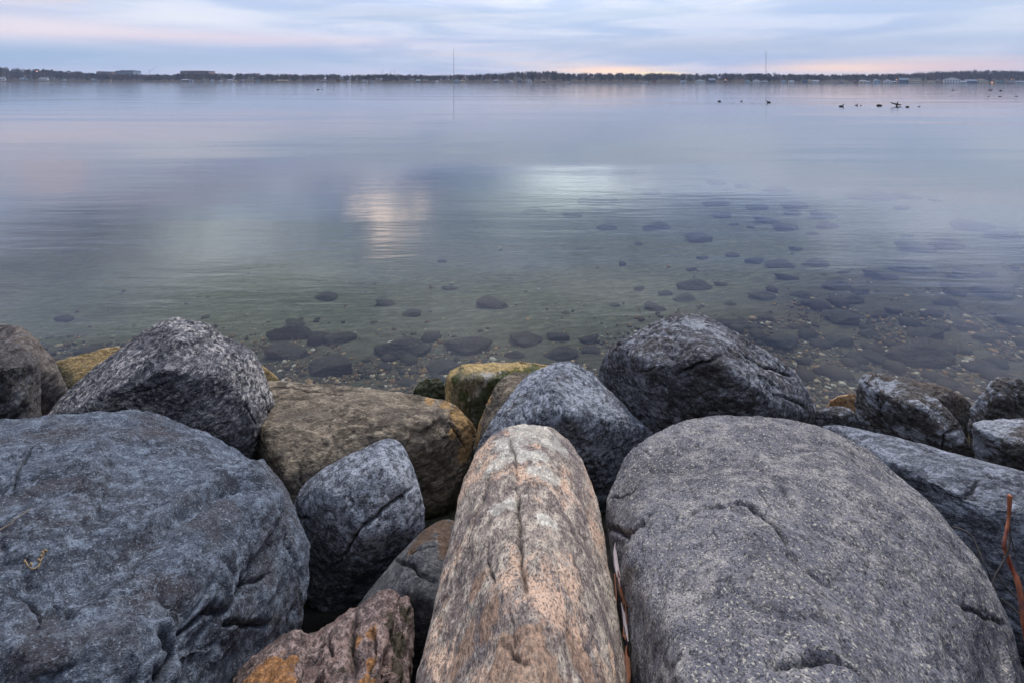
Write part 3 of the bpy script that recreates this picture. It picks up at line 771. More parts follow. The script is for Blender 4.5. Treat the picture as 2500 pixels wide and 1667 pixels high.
def zone(u, v):
    if v > 800:
        if u < 900: return 'on the pebbles behind the long brown boulder'
        if u < 1230: return 'on the pebbles behind the mossy yellow stone'
        if u < 1500: return 'between the mossy stone and the dark dome'
        if u < 2100: return 'in the shallows just right of the dark dome'
        return 'in the shallows behind the right edge rocks'
    if v > 690:
        if u < 900: return 'on sand right of the pyramid boulder'
        if u < 1450: return 'on olive sand in mid picture'
        if u < 1800: return 'on sand just beyond the dark dome'
        if u < 2120: return 'on sand right of the dark dome summit'
        return 'under pale water near the right edge'
    if v > 570:
        if u < 1640: return 'alone on the open sand left of the stone field'
        if u < 2050: return 'in the middle rows of the stone field'
        return 'in the middle rows at the right edge'
    if u < 1650: return 'far out under the white sky reflection'
    if u < 1960: return 'in the far rows of the stone field'
    return 'in the farthest rows at the right'


cells = {}
for s in sorted(SUNK, key=lambda s: s[0]):
    size = 'large' if s[2] > 88 else 'small' if s[2] < 52 else 'medium'
    cells.setdefault((zone(s[0], s[1]), size), []).append(s)
ORD = ['leftmost', 'second from left', 'third from left', 'fourth from left', 'fifth from left', 'sixth from left', 'seventh from left', 'eighth from left', 'ninth from left', 'tenth from left']
k = 0
for (zn, size), lst in cells.items():
    for i, (u, v, w, h) in enumerate(lst):
        p = bed_hit(u, v)
        dep = (p - CAM) @ (ROT @ Vector((0, 0, -1)))
        al = math.asin(-ray(u, v).z)
        rx = w / 1250 * dep / 2 * 1.05
        hh = h / 1250 * dep / 2
        ry = min(rx * .85, hh / math.sin(al) * .8)
        rz = max(.3 * rx, (hh - ry * math.sin(al)) / math.cos(al)) * .75
        rz = max(min(rz, rx * .6), rx * .34)
        me = sunk_src[k % 7]
        o = link('sunken_stone', me, loc=(p.x, p.y, p.z + rz * .35))
        o.scale = (rx, ry, rz)
        o.rotation_euler = (random.uniform(-.08, .08), random.uniform(-.08, .08), random.uniform(-.25, .25))
        lab = '%s dark sunken stone %s' % (size, zn)
        if len(lst) > 1: lab += ', %s' % ORD[min(i, 9)]
        words = lab.split()
        if len(words) > 16: lab = ' '.join(w for w in words if w not in ('the', 'just'))
        tag(o, lab, 'stone', 'sunken stones on the lake bed')
        k += 1

# water body
bm = bmesh.new()
bmesh.ops.create_cube(bm, size=1)
for v in bm.verts:
    v.co = Vector(((v.co.x) * 5200, 1.2 if v.co.y < 0 else 935, 0 if v.co.z > 0 else -4.6))
me = bpy.data.meshes.new('water'); bm.to_mesh(me); bm.free()
m, t = new_mat('lake water')
tc = t.node('ShaderNodeTexCoord').outputs['Object']
geo = t.node('ShaderNodeNewGeometry')
dist = t.vmath('LENGTH', t.vmath('SUBTRACT', tc, (0, 0, 0)))
# long smooth ripples running across, calmer close in
r1 = t.noise(t.mapping(tc, rot=(0, 0, R(4)), scale=(.22, 1.3, 1)), 1.0, 4, .55, .4)
r2 = t.noise(t.mapping(tc, rot=(0, 0, R(-6)), scale=(1.2, 5.5, 1)), 1.0, 3, .5, .6)
r3 = t.noise(t.mapping(tc, rot=(0, 0, R(8)), scale=(.02, .12, 1)), 1.0, 3, .5, .3)
calm = t.ramp(t.noise(t.mapping(tc, (5, 3, 1), scale=(.02, .06, 1)), 1, 3), .35, .65)
amp = t.math('ADD', .35, t.math('MULTIPLY', calm, .65))
b = t.bump(t.math('MULTIPLY', r1, amp), .008)
b = t.bump(t.math('MULTIPLY', r2, amp), .003, b)
b = t.bump(r3, .11, b)
fr = t.node('ShaderNodeFresnel'); fr.inputs['IOR'].default_value = 1.58
t.put(fr.inputs['Normal'], b)
gl = t.node('ShaderNodeBsdfGlossy'); gl.inputs['Roughness'].default_value = .065
gl.inputs['Color'].default_value = (.97, .97, 1, 1)
t.put(gl.inputs['Normal'], b)
tr = t.node('ShaderNodeBsdfTransparent'); tr.inputs['Color'].default_value = (.96, .985, .98, 1)
mx = t.node('ShaderNodeMixShader')
t.l.new(fr.outputs[0], mx.inputs[0]); t.l.new(tr.outputs[0], mx.inputs[1]); t.l.new(gl.outputs[0], mx.inputs[2])
ab = t.node('ShaderNodeVolumeAbsorption'); ab.inputs['Color'].default_value = (.62, .70, .60, 1); ab.inputs['Density'].default_value = .28
out = t.node('ShaderNodeOutputMaterial')
t.l.new(mx.outputs[0], out.inputs['Surface']); t.l.new(ab.outputs[0], out.inputs['Volume'])
tag(link('water', me, m), kind='structure')

exec_far = True
# ------------------------------------------------------------------ far shore
SKY = [(-700, 172), (-300, 168), (0, 167), (40, 170), (100, 171), (130, 174), (170, 177), (220, 181), (260, 184), (330, 184), (360, 186), (400, 185), (440, 182.5), (500, 182), (560, 184), (620, 182), (660, 184.5), (700, 183.5), (760, 185.5), (800, 184), (860, 186), (930, 184.5), (1000, 186), (1100, 185.5),
       (1170, 184), (1230, 183), (1280, 181), (1325, 179), (1366, 182), (1443, 182), (1500, 181.5), (1543, 181), (1637, 183), (1758, 183), (1817, 182), (1871, 182), (1905, 184), (2043, 185), (2130, 184), (2198, 181), (2220, 182), (2250, 180), (2320, 176.5),
       (2375, 175), (2500, 176), (2800, 175), (3200, 176)]
YS = 903.0
# per X: skyline elevation slope
us = np.array([s[0] for s in SKY]); vs_ = np.array([s[1] for s in SKY])
xs_ = []; sl_ = []
for u, v in SKY:
    d = ray(u, v)
    xs_.append(d.x / d.y); sl_.append(d.z / d.y + .0012 + (.0022 if 1200 <= u <= 1400 else 0))
xs_ = np.array(xs_); sl_ = np.array(sl_)


def top_z(x, y):      # skyline height at ground point
    return H + y * (np.interp(x / y, xs_, sl_) + .0011 * np.sin(np.asarray(x) / 31.) * np.sin(np.asarray(x) / 83. + 1) + .0007 * np.sin(np.asarray(x) / 11.3))


def ground_z(x, y):
    x = np.asarray(x, float); y = np.asarray(y, float)
    zt = np.maximum(top_z(x, y) - 9.5, 1.2)
    f = np.clip((y - 905) / 220, 0, 1)
    return 0.8 + (zt - 0.8) * f ** .8


gy = [897, 900, 904, 908, 920, 945, 980, 1020, 1060, 1100, 1140, 1250, 1600]
gx = np.linspace(-2400, 2400, 400)
V = []
for y in gy:
    z = ground_z(gx, np.full_like(gx, min(y, 1140)))
    if y <= 897: z = np.full_like(gx, -1.2)
    elif y <= 900: z = np.full_like(gx, .35)
    V += [(x, y, zz) for x, zz in zip(gx, z)]
F = [(i * 400 + j, i * 400 + j + 1, (i + 1) * 400 + j + 1, (i + 1) * 400 + j) for i in range(len(gy) - 1) for j in range(399)]
m, t = new_mat('dead grass and leaf litter')
tc = t.node('ShaderNodeTexCoord').outputs['Object']
n = t.noise(tc, .05, 5, .6)
c = t.mix(t.ramp(n, .35, .65), (.05, .04, .038), (.10, .085, .06))
principled(t, c, .95, spec=.05)
tag(link('far_shore_ground', mesh_from('far_shore_ground', V, F, True), m), kind='structure')


def tree_geo(r, h, w, kind):
    """returns crown verts/faces (small leaf/twig faces) and trunk verts/faces, base at origin"""
    n = int(70 if kind == 'bare' else 80)
    cv = []
    if kind == 'bare':
        c = r.randn(n, 3); c /= np.linalg.norm(c, axis=1)[:, None]
        c *= (r.rand(n, 1) ** .35)
        P = np.stack([c[:, 0] * w * .5, c[:, 1] * w * .5, h * .6 + c[:, 2] * h * .38], 1)
        P[:, 2] += .5 * r.randn(n)
        s = r.uniform(.35, .8, n)
    elif kind == 'pine':
        q = r.rand(n) ** .8
        a = r.rand(n) * 6.28
        rad = w * .5 * (1 - q) * r.uniform(.5, 1.1, n) + .2
        P = np.stack([np.cos(a) * rad, np.sin(a) * rad, h * (.15 + .85 * q)], 1)
        s = r.uniform(.5, .9, n)
    else:
        c = r.randn(n, 3); c /= np.linalg.norm(c, axis=1)[:, None]
        P = np.stack([c[:, 0] * w * .5, c[:, 1] * w * .5, h * .55 + c[:, 2] * h * .42], 1)
        s = r.uniform(.6, 1.0, n)
    d1 = r.randn(n, 3); d1 /= np.linalg.norm(d1, axis=1)[:, None]
    if kind == 'bare':
        d1 = P - np.array([0, 0, h * .25]); d1 /= np.linalg.norm(d1, axis=1)[:, None]
        d1 += r.randn(n, 3) * .35
    d2 = np.cross(d1, r.randn(n, 3)); d2 /= np.linalg.norm(d2, axis=1)[:, None]
    ls, ws = (1.6, .55) if kind == 'bare' else (1, 1)
    A = P + d1 * s[:, None] * ls; B = P + d2 * s[:, None] * ws; C = P - d1 * s[:, None] * ls; D = P - d2 * s[:, None] * ws
    V = np.stack([A, B, C, D], 1).reshape(-1, 3)
    F = np.arange(n * 4).reshape(-1, 4)
    tv = []
    tw = .03 * h * (.5 if kind == 'bare' else .5)
    tv = np.array([(tw, 0, -1), (-tw * .5, tw * .8, -1), (-tw * .5, -tw * .8, -1), (0, 0, h * .85)])
    tf = [(0, 1, 3), (1, 2, 3), (2, 0, 3)]
    return V, F, tv, tf


def wood_mat(name):
    m, t = new_mat(name)
    c = t.cramp(t.attr('rnd'), [(0, (.03, .042, .034)), (.18, (.042, .052, .04)), (.25, (.06, .05, .05)), (.5, (.08, .065, .062)), (.75, (.11, .087, .08)), (.93, (.12, .105, .06)), (1, (.19, .10, .05))])
    principled(t, c, .95, spec=.05)
    return m


WOOD = wood_mat('winter wood')


def wood(name, label, ranges, count, seed):
    r = np.random.RandomState(seed)
    Vs, Fs, Cs = [], [], []
    off = 0
    prot = {k: [tree_geo(r, 10, 7.5 if k == 'bare' else 5, k) for _ in range(8)] for k in ('bare', 'pine', 'round')}
    for i in range(count):
        s = r.uniform(*ranges['slope'])
        y = ranges['y'][0] + (ranges['y'][1] - ranges['y'][0]) * r.rand() ** ranges.get('pow', 1)
        x = s * y
        kind = 'bare' if r.rand() < .78 else ('pine' if r.rand() < .6 else 'round')
        g = float(ground_z(x, y)) - .3
        tz = float(top_z(x, y))
        h = min(r.uniform(8, 15), max(6, (tz - g) * r.uniform(.85, 1.16)))
        V0, F0, tv, tf = prot[kind][r.randint(8)]
        k = h / 10
        P = V0 * np.array([k * r.uniform(.85, 1.2), k, k])
        a = r.rand() * 6.28
        P = np.stack([P[:, 0] * math.cos(a) - P[:, 1] * math.sin(a) + x, P[:, 0] * math.sin(a) + P[:, 1] * math.cos(a) + y, P[:, 2] + g], 1)
        T = tv * k + np.array([x, y, g])
        cc = r.uniform(0, .2) if kind != 'bare' else r.uniform(.28, .97)
        if r.rand() < .02: cc = 1
        Vs += [P, T]
        Fs += (F0 + off).tolist(); off += len(P)
        Fs += [tuple(q + off for q in f) for f in tf]; off += len(T)
        Cs += [np.full(len(P), cc), np.full(len(T), .45)]
    me = mesh_from(name, np.concatenate(Vs), Fs)
    add_attr(me, 'rnd', np.concatenate(Cs))
    tag(link(name, me, WOOD), label, 'woodland', kind='stuff')


wood('wooded_far_shore', 'brown winter woodland along the whole far shore', dict(slope=(-1.35, 1.35), y=(912, 1125), pow=.8), 3600, 11)

MW = {}


def cmat(key, c, rough=.8):
    if key not in MW: MW[key] = plain(key, c, rough, .12, .4)
    return MW[key]


def slope_at(u):
    d = ray(u, 204)
    return d.x / d.y


def place(u, y):
    s = slope_at(u)
    x = s * y
    return Vector((x, y, float(ground_z(x, y))))


def boxmesh(name, x0, x1, y0, y1, z0, z1):
    v = [(x0, y0, z0), (x1, y0, z0), (x1, y1, z0), (x0, y1, z0), (x0, y0, z1), (x1, y0, z1), (x1, y1, z1), (x0, y1, z1)]
    f = [(0, 3, 2, 1), (4, 5, 6, 7), (0, 1, 5, 4), (1, 2, 6, 5), (2, 3, 7, 6), (3, 0, 4, 7)]
    return mesh_from(name, v, f)


def house(u, wpx, hpx, wall, roof, style, label, y=904.5, lit=False):
    PX = .722 * y / 903
    w = wpx * PX; h = hpx * .80 * y / 903
    p = place(u, y); p.z -= .2
    root = bpy.data.objects.new('house', None); COL.objects.link(root); root.location = p
    root.rotation_euler.z = random.uniform(-.15, .15) - math.atan(slope_at(u)) * .6
    tag(root, label, 'house', 'houses along the far shore')
    d = min(max(w * .7, 5), 12)
    wm = cmat(*wall); rm = cmat(*roof)
    hw = h * (.62 if style != 'flat' else .92)
    ov = .35
    if style == 'flat':
        link('wall', boxmesh('wall', -w / 2, w / 2, 0, d, 0, hw), wm, root)
        link('roof', boxmesh('roof', -w / 2 - ov, w / 2 + ov, -ov, d + ov, hw + .003, h), rm, root)
    elif style == 'gable':   # gable faces the lake
        v = [(-w / 2, 0, 0), (w / 2, 0, 0), (w / 2, 0, hw), (0, 0, h - .2), (-w / 2, 0, hw)]
        v += [(x, d, z) for x, _, z in v]
        f = [(0, 1, 2, 3, 4), (9, 8, 7, 6, 5), (0, 5, 6, 1), (1, 6, 7, 2), (2, 7, 8, 3), (3, 8, 9, 4), (4, 9, 5, 0)]
        link('wall', mesh_from('wall', v, f), wm, root)
        a = h - .2 - hw
        v = []
        for yy in (-ov, d + ov):
            v += [(-w / 2 - ov, yy, hw - ov * a * 2 / w + .02), (0, yy, h - .18), (w / 2 + ov, yy, hw - ov * a * 2 / w + .02), (w / 2 + ov, yy, hw + .35), (0, yy, h + .2), (-w / 2 - ov, yy, hw + .35)]
        f = [(0, 1, 4, 5), (1, 2, 3, 4), (11, 10, 7, 6), (10, 9, 8, 7), (5, 4, 10, 11), (4, 3, 9, 10), (0, 6, 7, 1), (1, 7, 8, 2), (0, 5, 11, 6), (2, 8, 9, 3)]
        link('roof', mesh_from('roof', v, f), rm, root)
    else:                    # ridge runs along the shore
        link('wall', boxmesh('wall', -w / 2, w / 2, 0, d, 0, hw), wm, root)
        v = [(-w / 2 - ov, -ov, hw + .003), (w / 2 + ov, -ov, hw + .003), (w / 2 + ov, d + ov, hw + .003), (-w / 2 - ov, d + ov, hw + .003), (-w / 2 - ov, d / 2, h), (w / 2 + ov, d / 2, h)]
        f = [(0, 3, 2, 1), (0, 1, 5, 4), (2, 3, 4, 5), (0, 4, 3), (1, 2, 5)]
        link('roof', mesh_from('roof', v, f), rm, root)
    if wpx >= 9:
        nw = max(2, int(wpx / 5))
        gm = MW.setdefault('pane', plain('dark window glass', (.03, .035, .045), .2, .1, 1, .5))
        for i in range(nw):
            x = -w / 2 + w * (i + .5) / nw
            ww = w / nw * .22
            rows = 2 if hpx > 10 else 1
            for q in range(rows):
                z0 = hw * (.25 + .45 * q if rows == 2 else .38)
                link('window', boxmesh('window', x - ww, x + ww, -.08, .05, z0, z0 + hw * (.24 if rows == 2 else .34)), gm, root)
    return root


WHT = ('white siding', (.82, .84, .86)); CRM = ('cream siding', (.72, .62, .48)); BLU = ('pale blue siding', (.48, .60, .70)); GRY = ('gray siding', (.30, .31, .33))
BEI = ('beige siding', (.42, .34, .27)); TEA = ('teal gray siding', (.22, .32, .34)); BRN = ('brown siding', (.18, .12, .09)); DBL = ('slate blue siding', (.16, .22, .29)); RED = ('red brown siding', (.28, .10, .07))
RG = ('gray shingle', (.12, .12, .135)); RB = ('brown shingle', (.11, .08, .07)); RL = ('light gray shingle', (.26, .27, .30)); RBL = ('bluish shingle', (.17, .2, .25)); RT = ('tan shingle', (.22, .17, .13))
HS = [(5,11,7,WHT,RL,'ridge','white house cut off at the left edge of the far shore',915), (57,12,6,BLU,RBL,'ridge','pale blue house on the slope below the left hill, second from the left edge',925), (73,7,6,GRY,RG,'gable','small gray house just right of the pale blue hillside house',925),
 (105,16,7,WHT,RL,'ridge','long white house on the left slope under the pinkish hill light',922), (125,8,6,TEA,RG,'gable','small teal gray house beside the long white hillside house',920), (155,7,5,BLU,RBL,'gable','tiny pale blue house midway along the left slope',918),
 (231,12,6,BLU,RL,'ridge','pale blue house on the slope below the low tan hospital wing',920), (260,15,5,BEI,RT,'flat','beige boathouse at the water below the blue gray block',904), (403,9,5,BEI,RB,'ridge','beige cottage at the water under the crane',904),
 (452,14,6,GRY,RL,'ridge','gray lakeside house left of centre under the long brown building',908), (465,9,6,BLU,RG,'gable','narrow pale blue house under the long brown building',906), (494,8,6,GRY,RG,'gable','gray gabled house at the water below the right end of the long brown building',904),
 (517,7,6,BLU,RBL,'gable','tiny blue gabled cottage, first right of the long brown building',904), (539,7,5,WHT,RG,'gable','tiny white cottage right of the long brown building',904), (561,13,6,WHT,RL,'ridge','white ranch house left of a row of three cottages',904),
 (574,7,5,CRM,RB,'gable','tiny cream cottage touching the white ranch house',904), (589,7,5,GRY,RL,'gable','tiny gray cottage between cream and beige cottages',904), (612,8,6,BEI,RB,'ridge','small beige cottage left of the teal one',904), (628,7,6,TEA,RBL,'gable','small teal gabled cottage in the left half',904),
 (689,24,5,BEI,RT,'ridge','very long low beige building at the water, left half',904), (790,13,4,GRY,RG,'ridge','low gray house at the water left of the small distant masts',904), (851,7,5,WHT,RL,'gable','little white boathouse left of the small distant masts',904),
 (890,12,6,WHT,RG,'ridge','white house under the small distant masts',906), (910,8,4,BLU,RG,'ridge','low blue shed right of the white house under the small masts',904), (1021,11,6,GRY,RL,'ridge','gray house left of the beige villa near the tall left mast',904),
 (1039,15,6,BEI,RB,'ridge','beige villa at the water left of the tall left mast',905), (1067,8,4,WHT,RL,'ridge','small white cabin left of the tall left mast',904), (1115,16,7,BLU,RL,'gable','pale blue house right at the foot of the tall left mast',904),
 (1128,11,5,CRM,RT,'ridge','cream annex touching the pale blue house by the left mast',907), (1210,11,6,GRY,RL,'ridge','gray house alone right of the tall left mast',905), (1237,9,5,GRY,RG,'gable','gray cottage left of the white cottage below the wooded hill',904),
 (1248,9,6,WHT,RL,'gable','white gabled cottage below the wooded hill',904), (1268,12,9,GRY,RL,'gable','tall gray gabled house below the top of the wooded hill',905), (1291,14,7,WHT,RG,'ridge','white house at the foot of the wooded hill, right of the tall gray one',904),
 (1327,9,5,BRN,RT,'ridge','brown cabin right of the white house at the hill foot',904), (1388,5,3,WHT,RG,'flat','tiny white shed alone under the dense middle woods',903.5), (1575,10,4,WHT,RG,'flat','white boathouse beside the orange strip of shore',903.5),
 (1669,13,5,BLU,RBL,'ridge','pale blue bungalow, first of the middle right village',904), (1709,23,8,WHT,RBL,'gable','broad white gabled house, second in the middle right village',904), (1739,15,10,DBL,RBL,'ridge','tall slate blue house left of the lamp lit one',905),
 (1771,9,6,BRN,RB,'ridge','small brown house with an orange lamp above it',904), (1825,11,7,BLU,RL,'gable','light blue gabled house left of the tall right mast',904), (1848,15,8,WHT,RBL,'gable','white gabled house just left of the tall right mast',904),
 (1866,14,5,GRY,RBL,'ridge','low gray house touching the white one by the right mast',905), (1915,9,7,BLU,RBL,'gable','narrow pale blue house right of the tall right mast',904), (1932,11,6,WHT,RL,'ridge','low white house right of the narrow pale blue one',904),
 (1965,13,8,DBL,RG,'gable','slate blue gabled house left of the narrow cream one',905), (1977,9,8,CRM,RT,'gable','narrow cream gabled house between slate blue and white neighbours',904), (1991,16,7,WHT,RL,'ridge','white house right of the narrow cream one',904),
 (2056,9,5,GRY,RG,'ridge','small gray house below the warm horizon glow',904), (2090,8,6,RED,RG,'gable','small red brown house below the warm horizon glow',906), (2107,14,7,CRM,RL,'ridge','cream gray house right of the small red brown one',904), (2119,10,5,BLU,RL,'ridge','low blue annex beside the cream gray house',903.8),
 (2142,13,9,BLU,RL,'gable','light blue house with tall gable left of the gray white pair',904), (2168,15,9,WHT,RG,'gable','white gabled half of the gray white pair',904), (2182,13,5,GRY,RL,'ridge','low gray half of the gray white pair',904), (2207,18,12,DBL,RBL,'ridge','large blue two storey house left of the flat roofed one',905),
 (2235,25,12,CRM,RL,'flat','big cream flat roofed two storey block on the right shore',904), (2276,13,7,CRM,RT,'gable','cream cottage right of the big flat roofed block',904), (2292,15,9,BEI,RL,'gable','beige gabled house left of the widest white house',906),
 (2325,31,13,WHT,RL,'gable','widest white gabled house on the right shore',904), (2345,26,6,BLU,RL,'ridge','low pale house attached right of the widest white house',903.6), (2372,22,9,DBL,RBL,'ridge','slate blue house left of the cream house with brown roof',905),
 (2396,25,11,CRM,RB,'gable','cream gabled house with brown roof near the right edge',904), (2443,14,8,TEA,RG,'gable','greenish gabled house right of the orange lit spot',905), (2468,12,5,GRY,RG,'ridge','low gray house second from the right edge',904), (2493,17,6,BLU,RBL,'ridge','pale blue house at the right edge of the far shore',904)]
for (u, w, h, wall, roof, st, lab, y) in HS: house(u, w, h, wall, roof, st, lab, y)


def big_building(name, label, u0, u1, v0, vbase, y, wall, roof, floors, bays, bump_part=None):
    a = aty(u0, v0, y); b = aty(u1, v0, y)
    zb = aty((u0 + u1) / 2, vbase, y).z
    w = b.x - a.x; h = a.z - zb
    root = bpy.data.objects.new(name, None); COL.objects.link(root); root.location = ((a.x + b.x) / 2, y, zb)
    tag(root, label, 'building')
    link('wall', boxmesh('wall', -w / 2, w / 2, 0, 25, -14, h), cmat(*wall), root)
    link('roof', boxmesh('roof', -w / 2 - .5, w / 2 + .5, -.5, 25.5, h + .003, h + .9), cmat(*roof), root)
    for (f0, f1, hh) in bump_part or []:
        link('roof_block', boxmesh('roof_block', -w / 2 + w * f0, -w / 2 + w * f1, 4, 18, h + .91, h + hh), cmat(*wall), root)
    gm = MW['pane']
    for j in range(floors):
        for i in range(bays):
            x = -w / 2 + w * (i + .5) / bays
            z = h * (j + .3) / floors
            link('window', boxmesh('window', x - w / bays * .3, x + w / bays * .3, -.1, .05, z, z + h / floors * .45), gm, root)


big_building('office_building', 'low tan building above the trees, left of the blue gray block', 235, 273, 176.5, 182, 1180, ('tan brick', (.55, .38, .32)), RG, 1, 7, [(.0, .2, 1.8)])
big_building('apartment_block', 'blue gray block of flats above the trees on the left', 282, 325, 174.5, 183, 1190, ('blue gray panel', (.36, .43, .50)), RG, 3, 9, [(.2, .45, 2.5), (.6, .9, 2.2)])
big_building('office_building', 'long brown building with dark flat roof above the trees, right of the crane', 440, 509, 175, 181, 1185, ('brown brick', (.42, .28, .22)), ('dark flat roof', (.09, .10, .12)), 1, 12, [(.05, .85, 1.6)])


def beam(v, f, a, b, r):
    a = Vector(a); b = Vector(b); d = (b - a).normalized()
    p = d.orthogonal().normalized(); q = d.cross(p)
    o = len(v)
    for c in (a, b):
        for k in range(4):
            an = k * math.pi / 2
            v.append(c + p * math.cos(an) * r + q * math.sin(an) * r)
    for k in range(4):
        f.append((o + k, o + (k + 1) % 4, o + 4 + (k + 1) % 4, o + 4 + k))
    f.append((o, o + 3, o + 2, o + 1)); f.append((o + 4, o + 5, o + 6, o + 7))


def mast(u, vt, vb, y, wd, label, r):
    t_ = aty(u, vt, y); b_ = aty(u, vb + 6, y)
    root = bpy.data.objects.new('radio_mast', None); COL.objects.link(root); root.location = (t_.x, y, b_.z)
    tag(root, label, 'radio mast', 'radio masts beyond the far shore')
    h = t_.z - b_.z
    v, f = [], []
    cs = [(wd * math.cos(a), wd * math.sin(a)) for a in (R(90), R(210), R(330))]
    for c in cs: beam(v, f, (c[0], c[1], 0), (c[0], c[1], h), r)
    n = 24
    for i in range(n):
        z0, z1 = h * i / n, h * (i + 1) / n
        for k in range(3):
            c0, c1 = cs[k], cs[(k + 1) % 3]
            beam(v, f, (c0[0], c0[1], z0), (c1[0], c1[1], z1), r * .6)
    link('lattice', mesh_from('lattice', v, f), cmat('mast steel', (.10, .10, .13)), root)
    v, f = [], []
    beam(v, f, (0, 0, h), (0, 0, h + h * .04), r * 1.3); beam(v, f, (-wd * 1.6, 0, h * .985), (wd * 1.6, 0, h * .985), r)
    link('antenna', mesh_from('antenna', v, f), cmat('mast steel', (.10, .10, .13)), root)


mast(1108, 122, 187, 1300, .5, 'taller thin radio mast rising above the far shore left of centre', .15)
mast(1870, 127, 182, 1300, .55, 'thin radio mast rising above the far shore on the right', .17)
mast(933, 171, 187, 1600, .5, 'leftmost of three tiny distant masts left of centre', .14)
mast(954, 173, 187, 1600, .5, 'middle one of three tiny distant masts left of centre', .10)
mast(962, 172, 187, 1600, .5, 'rightmost of three tiny distant masts left of centre', .14)
# crane
y = 1250
b0 = aty(366, 188, y); tp = aty(366, 174, y); jb = aty(381, 165.5, y); cj = aty(361, 173, y)
root = bpy.data.objects.new('tower_crane', None); COL.objects.link(root); root.location = b0
tag(root, 'thin construction crane with raised jib above the trees on the left', 'crane')
for nm, a, b, r in (('tower', b0, tp, .35), ('jib', tp, jb, .3), ('counter_jib', tp, cj, .4)):
    v, f = [], []
    a = a - b0; b = b - b0
    for dx in (-.5, .5): beam(v, f, a + Vector((dx, 0, 0)), b + Vector((dx * .5, 0, 0)), r * .5)
    for i in range(8): beam(v, f, a.lerp(b, i / 8) + Vector((-.5, 0, 0)), a.lerp(b, (i + 1) / 8) + Vector((.4, 0, 0)), r * .35)
    link(nm, mesh_from(nm, v, f), cmat('mast steel', (.10, .10, .13)), root)

# lit lamps on the far shore
m, t = new_mat('lit warm lamp')
em = t.node('ShaderNodeEmission'); em.inputs[0].default_value = (1, .42, .18, 1); em.inputs[1].default_value = 3.0
oo = t.node('ShaderNodeOutputMaterial'); t.l.new(em.outputs[0], oo.inputs[0])
LAMPM = m
for (u, v, y, r, lab) in ((90, 175, 1000, .95, 'bright pinkish lit lamp high on the left hill'), (1771, 195.5, 912, .75, 'orange lit lamp over the small brown house'), (2189, 195, 915, .6, 'orange lit lamp behind the gray white pair of houses'),
                          (2422, 202, 903, .9, 'orange lit lamp low at the water near the right edge'), (2470, 194, 915, .55, 'faint orange lit lamp in the trees at the right edge'), (1810, 196, 915, .4, 'faint orange lit lamp left of the light blue gabled house')):
    p = aty(u, v, y)
    root = bpy.data.objects.new('street_lamp', None); COL.objects.link(root)
    g = min(float(ground_z(p.x, y)), p.z - 1.5)
    root.location = (p.x, y, g)
    tag(root, lab, 'street lamp', 'lit lamps on the far shore')
    vv, ff = [], []
    beam(vv, ff, (0, 0, 0), (0, 0, p.z - g - r * .8), .09)
    link('pole', mesh_from('pole', vv, ff), cmat('mast steel', (.10, .10, .13)), root)
    bm = bmesh.new(); bmesh.ops.create_icosphere(bm, subdivisions=2, radius=r)
    for q in bm.verts: q.co.z *= .7; q.co.z += p.z - g
    me = bpy.data.meshes.new('lamp_globe'); bm.to_mesh(me); bm.free()
    link('lamp_globe', me, LAMPM, root)

# trees one can tell apart
EVG = plain('evergreen needles', (.028, .042, .032), .95, .3, .5, .05)
BARE = plain('bare twigs', (.10, .078, .07), .95, .3, .5, .05)
BARK = plain('bark', (.06, .05, .045), .95, .3, .5, .05)
ORG = plain('russet leaves', (.22, .10, .04), .95, .3, .5, .05)
DT = [(1300, 192, 'pine', 8, 'dark pine beside the white house at the hill foot'), (1356, 186, 'pine', 9, 'dark rounded pine right of the wooded hill top'), (1758, 180, 'pine', 6, 'pointed dark pine on the skyline of the middle right woods'),
      (1876, 178.5, 'round', 11, 'dark evergreen crown at the foot of the tall right mast, left of three'), (1890, 178, 'round', 12, 'dark evergreen crown right of the tall right mast, widest of three'), (1902, 180, 'round', 9, 'dark evergreen crown right of the mast, rightmost of three'),
      (1817, 178.5, 'bare', 16, 'wide bare crown on the skyline left of the tall right mast'), (1930, 179, 'bare', 16, 'wide bare crown on the skyline right of the tall right mast'), (2330, 189, 'orange', 12, 'russet leaved tree behind the widest white house'),
      (970, 190, 'pine', 7, 'dark pine near the water left of the beige villa'), (1092, 190, 'pine', 7, 'dark pine just left of the tall left mast'), (826, 196, 'orange', 10, 'russet shrub like tree at the water left of the small white boathouse'),
      (1596, 196, 'orange', 10, 'russet tree beside the white boathouse'), (1, 165, 'pine', 8, 'dark pine on the hilltop at the left edge'), (42, 168, 'pine', 9, 'dark pine on the skyline of the left hill'), (2198, 177, 'bare', 18, 'broad bare crown rising above the large blue house')]
for i in range(22): DT.append((2240 + i * 13 + random.uniform(-4, 4), random.uniform(171.5, 175) - min(i, 10) * .15, 'bare', 15, None))
r_ = np.random.RandomState(4)
for (u, vt, kind, wpx, lab) in DT:
    y = random.uniform(935, 960)
    p = place(u, y)
    h = aty(u, vt, y).z - p.z
    w = wpx * .74
    k2 = 'round' if kind == 'orange' else kind
    if vt > 188: y = 909; p = place(u, y); h = aty(u, vt, y).z - p.z
    V1, F1, tv, tf = tree_geo(r_, max(h, 3), w, k2)
    root = bpy.data.objects.new('pine_tree' if kind == 'pine' else 'tree', None); COL.objects.link(root); root.location = p
    link('crown', mesh_from('crown', V1, F1.tolist()), {'pine': EVG, 'round': EVG, 'bare': BARE, 'orange': ORG}[kind], root)
    link('trunk', mesh_from('trunk', tv, tf), BARK, root)
    if lab: tag(root, lab, 'tree', 'single trees on the far shore')
    else: tag(root, 'tall bare brown tree in the wood behind the houses at the far right', 'tree', 'tall bare trees at the far right')

